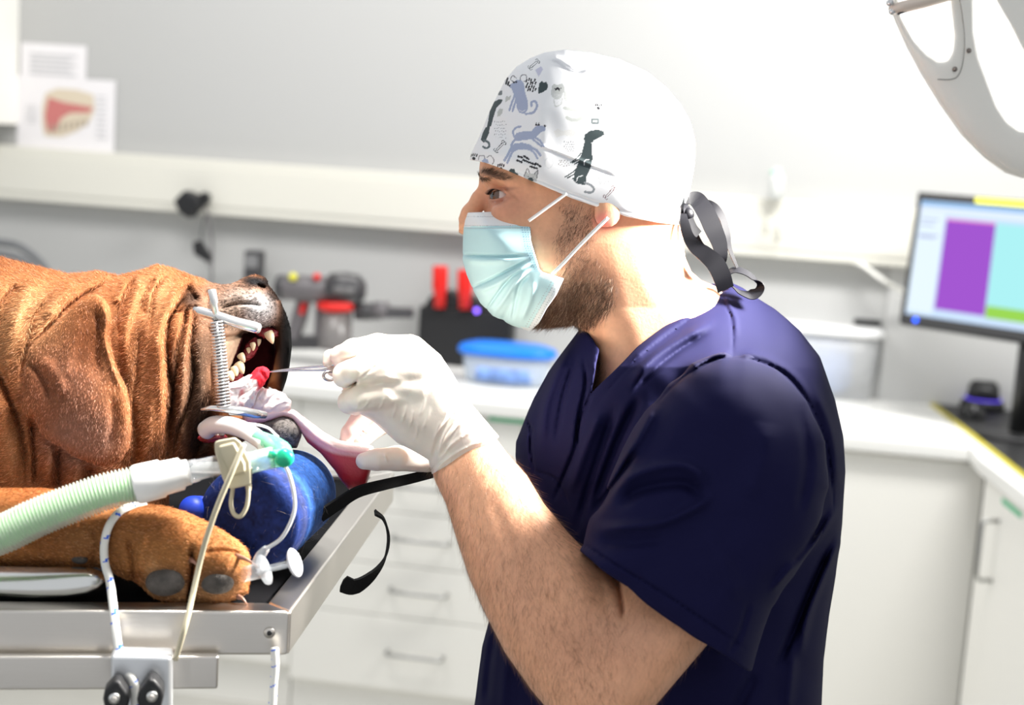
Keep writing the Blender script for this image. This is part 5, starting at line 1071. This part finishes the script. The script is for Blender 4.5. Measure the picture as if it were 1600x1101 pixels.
# gauze swab and the plastic film
g = Grid(344, 430, 566, 650, -80, 0, 1.4); gz = [(352,600),(372,594),(392,583),(402,574),(412,572),(421,578),(420,590),(412,602),(402,614),(397,632),(386,642),(352,642),(349,620)]
g.join(g.puff(gz, lambda x, y: -42+.1*(x-380)+0*y, 18, 16)); D = np.zeros(np.broadcast(g.x2, g.y2).shape, np.float32)
for p, a in (([(356,606),(380,602),(404,584)], 3), ([(360,620),(384,612),(405,598)], -3.5), ([(380,640),(388,620),(400,605)], 3), ([(370,635),(374,618),(384,606)], -3), ([(404,578),(412,586),(416,594)], -3)): D += stroke(g.x2, g.y2, p, 2.6, a)
g.F -= D[:, :, None]; V, Fc = g.mesh(); V = V+vnormals(V, Fc)*noise3(V, 4, 31)[:, None]*1.0
w = np.clip((V[:, 0]-388+noise3(V, 7, 32)*9-(V[:, 1]-590)*.6)/9, 0, 1)[:, None]; c = np.array((.84,.76,.74))*(1-w)+np.array((.62,.006,.02))*w; pk = (np.clip(noise3(V, 9, 33)-.05, 0, 1)*.9)[:, None]*(1-w); c = c*(1-pk)+np.array((.80,.25,.27))*pk
tag(mesh_obj('gauze_swab', Qa(V), Fc, mat('gauze', rough=.85, vc=True, bump=.6, bscale=900, bdist=.0005), None, True, c), 'white gauze swab soaked red at its tip held by the forceps', 'gauze')
g = Grid(384, 464, 600, 656, -60, 10, 1.4); fl = [(390,626),(398,612),(408,604),(414,607),(430,607),(446,615),(456,628),(455,638),(440,646),(410,646),(392,644)]
g.join(g.puff(fl, -24, 14, 14)); D = np.zeros(np.broadcast(g.x2, g.y2).shape, np.float32)
for p, a in (([(396,636),(404,622),(412,606)], 3.5), ([(408,642),(420,624),(436,612)], -2.5), ([(420,642),(436,630),(452,626)], 2.5), ([(402,618),(410,630),(408,644)], -3)): D += stroke(g.x2, g.y2, p, 2.2, a)
g.F -= D[:, :, None]; V, Fc = g.mesh(); V = V+vnormals(V, Fc)*noise3(V, 5, 34)[:, None]*1.2
tag(mesh_obj('plastic_film', Qa(V), Fc, mat('pinkish_film', (.90,.76,.75), .3, alpha=.82, coat=.5), None, True), 'crumpled translucent film lying on the tongue beside the gauze', 'film')
# breathing hose
M_clr = mat('clear_tube', (.62,.66,.68), .1, alpha=.35, coat=.6); M_wht = mat('white_connector', (.84,.83,.80), .35)
t = thing('breathing_hose', Q(100,800,-340), 'ribbed translucent hose with green inside running to the dog\'s muzzle', 'hose')
cl_ = spline([Q(-700,850,-470),Q(-400,862,-420),Q(-200,866,-380),Q(-70,852,-345),Q(0,835,-338),Q(54,810,-332),Q(109,788,-324),Q(163,769,-314),Q(218,756,-302)], 40); s_ = np.concatenate([[0], np.cumsum(np.linalg.norm(np.diff(cl_, axis=0), axis=1))]); N = 150*9; sp = np.linspace(0, s_[-1], N)
pc = np.stack([np.interp(sp, s_, cl_[:, q]) for q in range(3)], 1); ph = np.arange(N)*2*math.pi/9; r_ = (np.linspace(33, 28, N)+2.2*np.sin(ph))*SU*.86
MB().tube(pc, r_, 32).build('corrugated_tube', mat('tube_translucent', (.80,.82,.76), .3, alpha=.5), t, smooth=True)
r2_ = (np.linspace(25, 20.5, N)+.9*np.sin(ph))*SU*.86; MB().tube(pc, r2_, 24).build('green_lining', mat('tube_green', (.14,.58,.10), .5), t, smooth=True)['label'] = 'green inner tube'
a, b = Q(212,757,-303), Q(346,725,-292); d_ = b-a; L = np.linalg.norm(d_); q = SU*.87
MB().lathe(a, d_, [(0,30*q),(L*.03,31*q),(L*.30,30*q),(L*.32,27*q),(L*.53,25.5*q),(L*.55,21*q),(L*.62,20*q)], 32).build('white_connector', M_wht, t, smooth=True)
MB().lathe(a+d_*.60, d_, [(0,18.5*q),(L*.12,18*q),(L*.13,16.5*q),(L*.42,15.5*q)], 28).build('clear_adapter', M_clr, t, smooth=True)
# sensor block
t = thing('gas_sensor', Q(362,765,-300), 'beige clip-on gas sensor block with its cable on the breathing tube', 'sensor')
M_bg = mat('beige_plastic', (.50,.45,.32), .5)
def qprism(pts, z0, z1, name, m, par, bevel=.0015): 
    A = [Q(x, y, z0) for x, y in pts]; B = [Q(x, y, z1) for x, y in pts]; n = len(pts)
    return MB().add([*A, *B], [tuple(range(n))[::-1], tuple(range(n, 2*n))]+[(i,(i+1)%n,(i+1)%n+n,i+n) for i in range(n)]).build(name, m, par, bevel=bevel)
qprism([(335,692),(339,688),(367,683),(376,690),(391,722),(392,757),(360,764),(352,756),(347,745),(336,706)], -336, -262, 'housing', M_bg, t, .004)
qprism([(341,696),(366,690),(383,724),(384,738),(362,743),(343,708)], -341, -334, 'cover_plate', M_bg, t, .002)
w = spline([Q(386,738,-320),Q(387,756,-322),Q(388,772,-324),Q(385,792,-326),Q(376,806,-328),Q(366,803,-328),Q(361,788,-326),Q(363,768,-324),Q(366,752,-318)], 8); MB().tube(w, 3.3*SU*.87, 10).build('cable_loop', M_bg, t, smooth=True)
m = MB()
m.tube([p for k in range(9) for p in (Q(386+.3*k, 730+k*4.2, -320), Q(386.3+.3*k, 732.6+k*4.2, -320))], [(7.5-.45*k)*SU*(1 if j else .8) for k in range(9) for j in (0, 1)], 14); m.build('strain_relief', M_bg, t, smooth=True)
w = spline([Q(381,693,-345),Q(362,738,-352),Q(340,790,-350),Q(322,842,-344),Q(312,880,-338),Q(302,925,-344),Q(294,960,-356),Q(286,990,-362),Q(274,1030,-350)], 8); MB().tube(w, 4.3*SU*.87, 12).build('cable', M_bg, t, smooth=True)
# tracheal tube with green elbow
t = thing('tracheal_tube', Q(400,700,-230), 'clear tracheal tube with translucent green elbow leaving the dog\'s mouth', 'tube')
M_et = mat('milky_tube', (.86,.87,.88), .2, alpha=.88, coat=.5)
w = spline([Q(322,672,-70),Q(334,664,-90),Q(356,664,-118),Q(380,671,-150),Q(402,684,-190),Q(416,696,-222)], 8); MB().tube(w, np.linspace(16,13,len(w))*SU*.9, 20).build('shaft', M_et, t, smooth=True)
w = spline([Q(404,684,-196),Q(424,692,-232),Q(440,702,-262),Q(443,712,-280),Q(436,716,-292),Q(424,716,-296)], 8); MB().tube(w, np.array([12.5,14,14.5,14.5,14,13])[np.linspace(0,5,len(w)).astype(int)]*SU*.88, 20).build('elbow', mat('green_clear', (.14,.62,.40), .15, alpha=.75, coat=.6), t, smooth=True)['label'] = 'translucent green elbow'
MB().tube([Q(384,724,-300),Q(428,714,-297)], 17*SU*.87, 24).build('clear_sleeve', mat('clear_sleeve', (.45,.66,.60), .1, alpha=.42, coat=.6), t, smooth=True)
MB().lathe(Q(446,714,-296), Q(443,717,-330)-Q(446,714,-296), [(0,11*SU),(10*SU,12.5*SU),(24*SU,12.5*SU),(28*SU,10*SU)], 20).build('cap', mat('green_cap', (.008,.40,.21), .3), t, smooth=True)['label'] = 'green cap'
MB().tube([Q(420,709,-318),Q(442,714,-320)], 4.2*SU, 12, ry=5*SU).build('cap_tab', mat('green_cap'), t, smooth=True)
thread([(345,658,-100),(372,664,-140),(392,662,-150),(418,668,-160),(434,682,-190)], 2, 'pilot_line', M_et, t)
# sampling line and syringe
tag(MB().tube(spline([Q(445,727,-318),Q(452,742,-320),Q(459,770,-318),Q(460,796,-316),Q(452,820,-314),Q(438,842,-310),Q(416,857,-302)], 8), 3.0*SU*.87, 10).build('sampling_line', mat('line_white', (.78,.79,.80), .3), smooth=True), 'thin white sampling line curving over the blue bolster to the syringe', 'line')
t = thing('syringe', Q(430,900,-290), 'clear plastic syringe lying beside the dog\'s paw at the table corner', 'syringe')
M_sy = mat('syringe_clear', (.66,.69,.72), .12, alpha=.34, coat=.7)
a, b = Q(376,898,-262), Q(461,879,-300); d_ = b-a; L = np.linalg.norm(d_)
MB().lathe(a, d_, [(0,11*SU),(L*.42,11*SU)], 20).build('barrel', M_sy, t, smooth=True)
c_ = a+d_*.42; dn = d_/L; uy = Q(0,10,3)-Q(0,0,0); uy -= dn*np.dot(uy, dn); uy /= np.linalg.norm(uy); wx_ = np.cross(dn, uy)
R = [[c_+dn*k+uy*22*SU*math.cos(q)+wx_*12*SU*math.sin(q) for q in np.arange(20)*math.pi/10] for k in (0, .0022)]; MB().rings(R).build('finger_flange', M_sy, t, smooth=True)
MB().slab([a+d_*.3+uy*5*SU, a+d_*.97+uy*5*SU, a+d_*.97-uy*5*SU, a+d_*.3-uy*5*SU], wx_*1.5*SU).build('plunger', M_sy, t)
MB().slab([a+d_*.3+wx_*5*SU, a+d_*.97+wx_*5*SU, a+d_*.97-wx_*5*SU, a+d_*.3-wx_*5*SU], uy*1.5*SU).build('plunger', M_sy, t)
R = [[a+d_*.97+dn*k+uy*21*r_*SU*math.cos(q)+wx_*15*r_*SU*math.sin(q) for q in np.arange(24)*math.pi/12] for k, r_ in ((0,.9),(.0012,1),(.0024,.9))]; MB().rings(R).build('thumb_rest', mat('syringe_white', (.66,.66,.69), .3, alpha=.85), t, smooth=True)
MB().tube([Q(416,857,-300), Q(408,866,-292), Q(402,880,-284)], np.array([5,7,8])*SU, 14).build('luer_hub', M_sy, t, smooth=True)
# blue bolster
g = Grid(306, 534, 696, 884, -270, 130, 2.2, 3); pts = [(398,806,-150),(455,772,20)]
g.join(g.chain(pts, [84,70]), 0); d_ = (g.X-398)*.318+(g.Y-806)*-.19+(g.Z+150)*.93
g.cut(d_+42, 14); g.above(ZT-.004)
rg_ = np.sqrt((g.X-402)**2+(g.Y-800)**2)
g.F -= (2.5*np.exp(-((d_+28)/5)**2)-2*np.exp(-((d_-20)/4)**2)+1.6*np.exp(-((d_-60)/5)**2)).astype(np.float32)
V, Fc = g.mesh(); V = smoothv(V, Fc, 2); n = noise3(V, 12, 41)*.5+noise3(V, 4, 42)*.5
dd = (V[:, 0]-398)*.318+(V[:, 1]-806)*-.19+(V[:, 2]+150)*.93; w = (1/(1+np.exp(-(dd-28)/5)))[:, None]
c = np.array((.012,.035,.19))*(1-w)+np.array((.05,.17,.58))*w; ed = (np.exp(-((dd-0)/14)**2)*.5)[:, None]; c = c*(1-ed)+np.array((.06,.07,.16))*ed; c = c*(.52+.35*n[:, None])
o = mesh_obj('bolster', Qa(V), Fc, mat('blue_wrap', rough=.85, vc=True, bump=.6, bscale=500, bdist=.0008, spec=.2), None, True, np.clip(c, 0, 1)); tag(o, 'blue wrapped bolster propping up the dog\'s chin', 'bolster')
hair('loose_hairs', o, V, Fc, 500, lambda c: (c[:, 2] < 0)*1.0, lambda p, N: np.random.default_rng(3).normal(0, 1, (len(p), 3)), lambda p: np.full(len(p), 9.), mat('stray_hair', (.45,.40,.36), .6), r0=.00005, seed=9, lift=.05, jit=.6, seg=4, curl=.6)
g = Grid(270, 340, 768, 826, -210, -60, 2); g.join(g.chain([(302,797,-150),(312,796,-100)], [23,22])); V, Fc = g.mesh()
tag(mesh_obj('rubber_ball', Qa(V), Fc, mat('royal_blue', (.008,.04,.42), .5), None), 'small bright blue rounded roll behind the dog\'s paw', 'roll')
# ---------------- surgical lamp ----------------
LD = 1.42
lp = thing('surgical_lamp', P(1560,60,LD), 'large cream surgical lamp head hanging into the upper right corner', 'surgical lamp')
M_cr = mat('lamp_cream', (.86,.84,.78), .35); M_len = mat('lamp_lens', (1,1,1), .3, emit=(1,.99,.96), es=1.5)
cE = np.array([1640.,  20.]); A_, B_, rot = 320., 190., math.radians(55)
outer = [(1345,-110),(1365,-60),(1386,0),(1399,35),(1416,73),(1439,116),(1468,163),(1503,212),(1538,247),(1570,270),(1602,280),(1650,278),(1700,250),(1740,200),(1752,120),(1730,20),(1690,-60),(1620,-130),(1520,-190),(1420,-190),(1360,-160)]
w1 = [(1407,27),(1416,44),(1427,64),(1447,85),(1466,97),(1480,95),(1488,80),(1490,55),(1486,25),(1483,-10),(1470,-60),(1430,-80),(1395,-40)]
w2 = [(1520,0),(1521,52),(1528,90),(1541,125),(1556,165),(1572,190),(1592,205),(1612,206),(1622,180),(1614,130),(1598,80),(1578,40),(1556,2),(1540,-40),(1520,-60),(1514,-30)]
def P3d(x, y, z): return P(x, y, LD+(x-1500)*.0003+z)
def lampgrid(polys, mk):
    g = Grid(1330, 1772, -210, 300, -70, 90, 4, 4); f = g.puff(outer, 10, 46, 60, 2.4); g.join(f)
    for w in (w1, w2): g.cut(np.maximum(sdpoly(g.x2, g.y2, w)[:, :, None]+0*g.Z, g.Z+12).astype(np.float32), 8)
    return g.mesh()
V, Fc = lampgrid(None, None); V = smoothv(V, Fc, 3)
tr = lambda V: P(V[:, 0], V[:, 1], LD+(V[:, 0]-1500)*.0003+V[:, 2]*.00064)
mesh_obj('lamp_housing', tr(V), Fc, M_cr, lp)
for w in (w1, w2):
    g = Grid(min(p[0] for p in w)-6, max(p[0] for p in w)+6, min(p[1] for p in w)-6, max(p[1] for p in w)+6, -26, 0, 3); g.join(g.puff(w, -8, 10, 10, 3)); V, Fc = g.mesh(); mesh_obj('lens', tr(V), Fc, M_len, lp)
def lpnt(x, y, z): return P(x, y, LD+(x-1500)*.0003+z*.00064)
for x, y in ((1514,79),(1492,108)): MB().lathe(lpnt(x, y, -37), lpnt(x, y, -41)-lpnt(x, y, -37), [(0,4*.00064),(.002,3.4*.00064)], 14).build('screw', mat('screw_metal', (.25,.22,.2), .4, 1), lp, smooth=True)
MB().tube(spline([lpnt(1496,-20,-40),lpnt(1503,20,-41),lpnt(1507,60,-41),lpnt(1505,95,-40),lpnt(1498,117,-38),lpnt(1486,124,-36),lpnt(1465,124,-30)], 8), .0005, 6).build('seam', mat('seam_grey', (.3,.29,.27), .6), lp, smooth=True)
MB().tube([lpnt(1392,14,-56),lpnt(1410,11,-58),lpnt(1440,4,-60),lpnt(1470,-4,-60),lpnt(1500,-12,-54)], np.array([6,9,9.5,9,8])*.00064, 16).build('grip', mat('grip_cream', (.70,.60,.52), .35, .3), lp, smooth=True)
MB().tube([lpnt(1403,22,-60),lpnt(1431,12,-62)], 1.6*.00064, 8).build('grip_slot', M_gm, lp, smooth=True)
MB().ball(lpnt(1391,4,-58), 6*.00064).build('grip_end', M_chr, lp, smooth=True); MB().ball(lpnt(1394,18,-56), 5*.00064).build('grip_end', M_chr, lp, smooth=True)
arm0 = P(1560,-60,LD+.05); MB().tube(spline([arm0, arm0+[.05,.1,.25], arm0+[.25,.25,.55], [arm0[0]+.3, arm0[1]+.3, 2.95]], 8), .025, 16).build('suspension_arm', M_cr, lp, smooth=True)
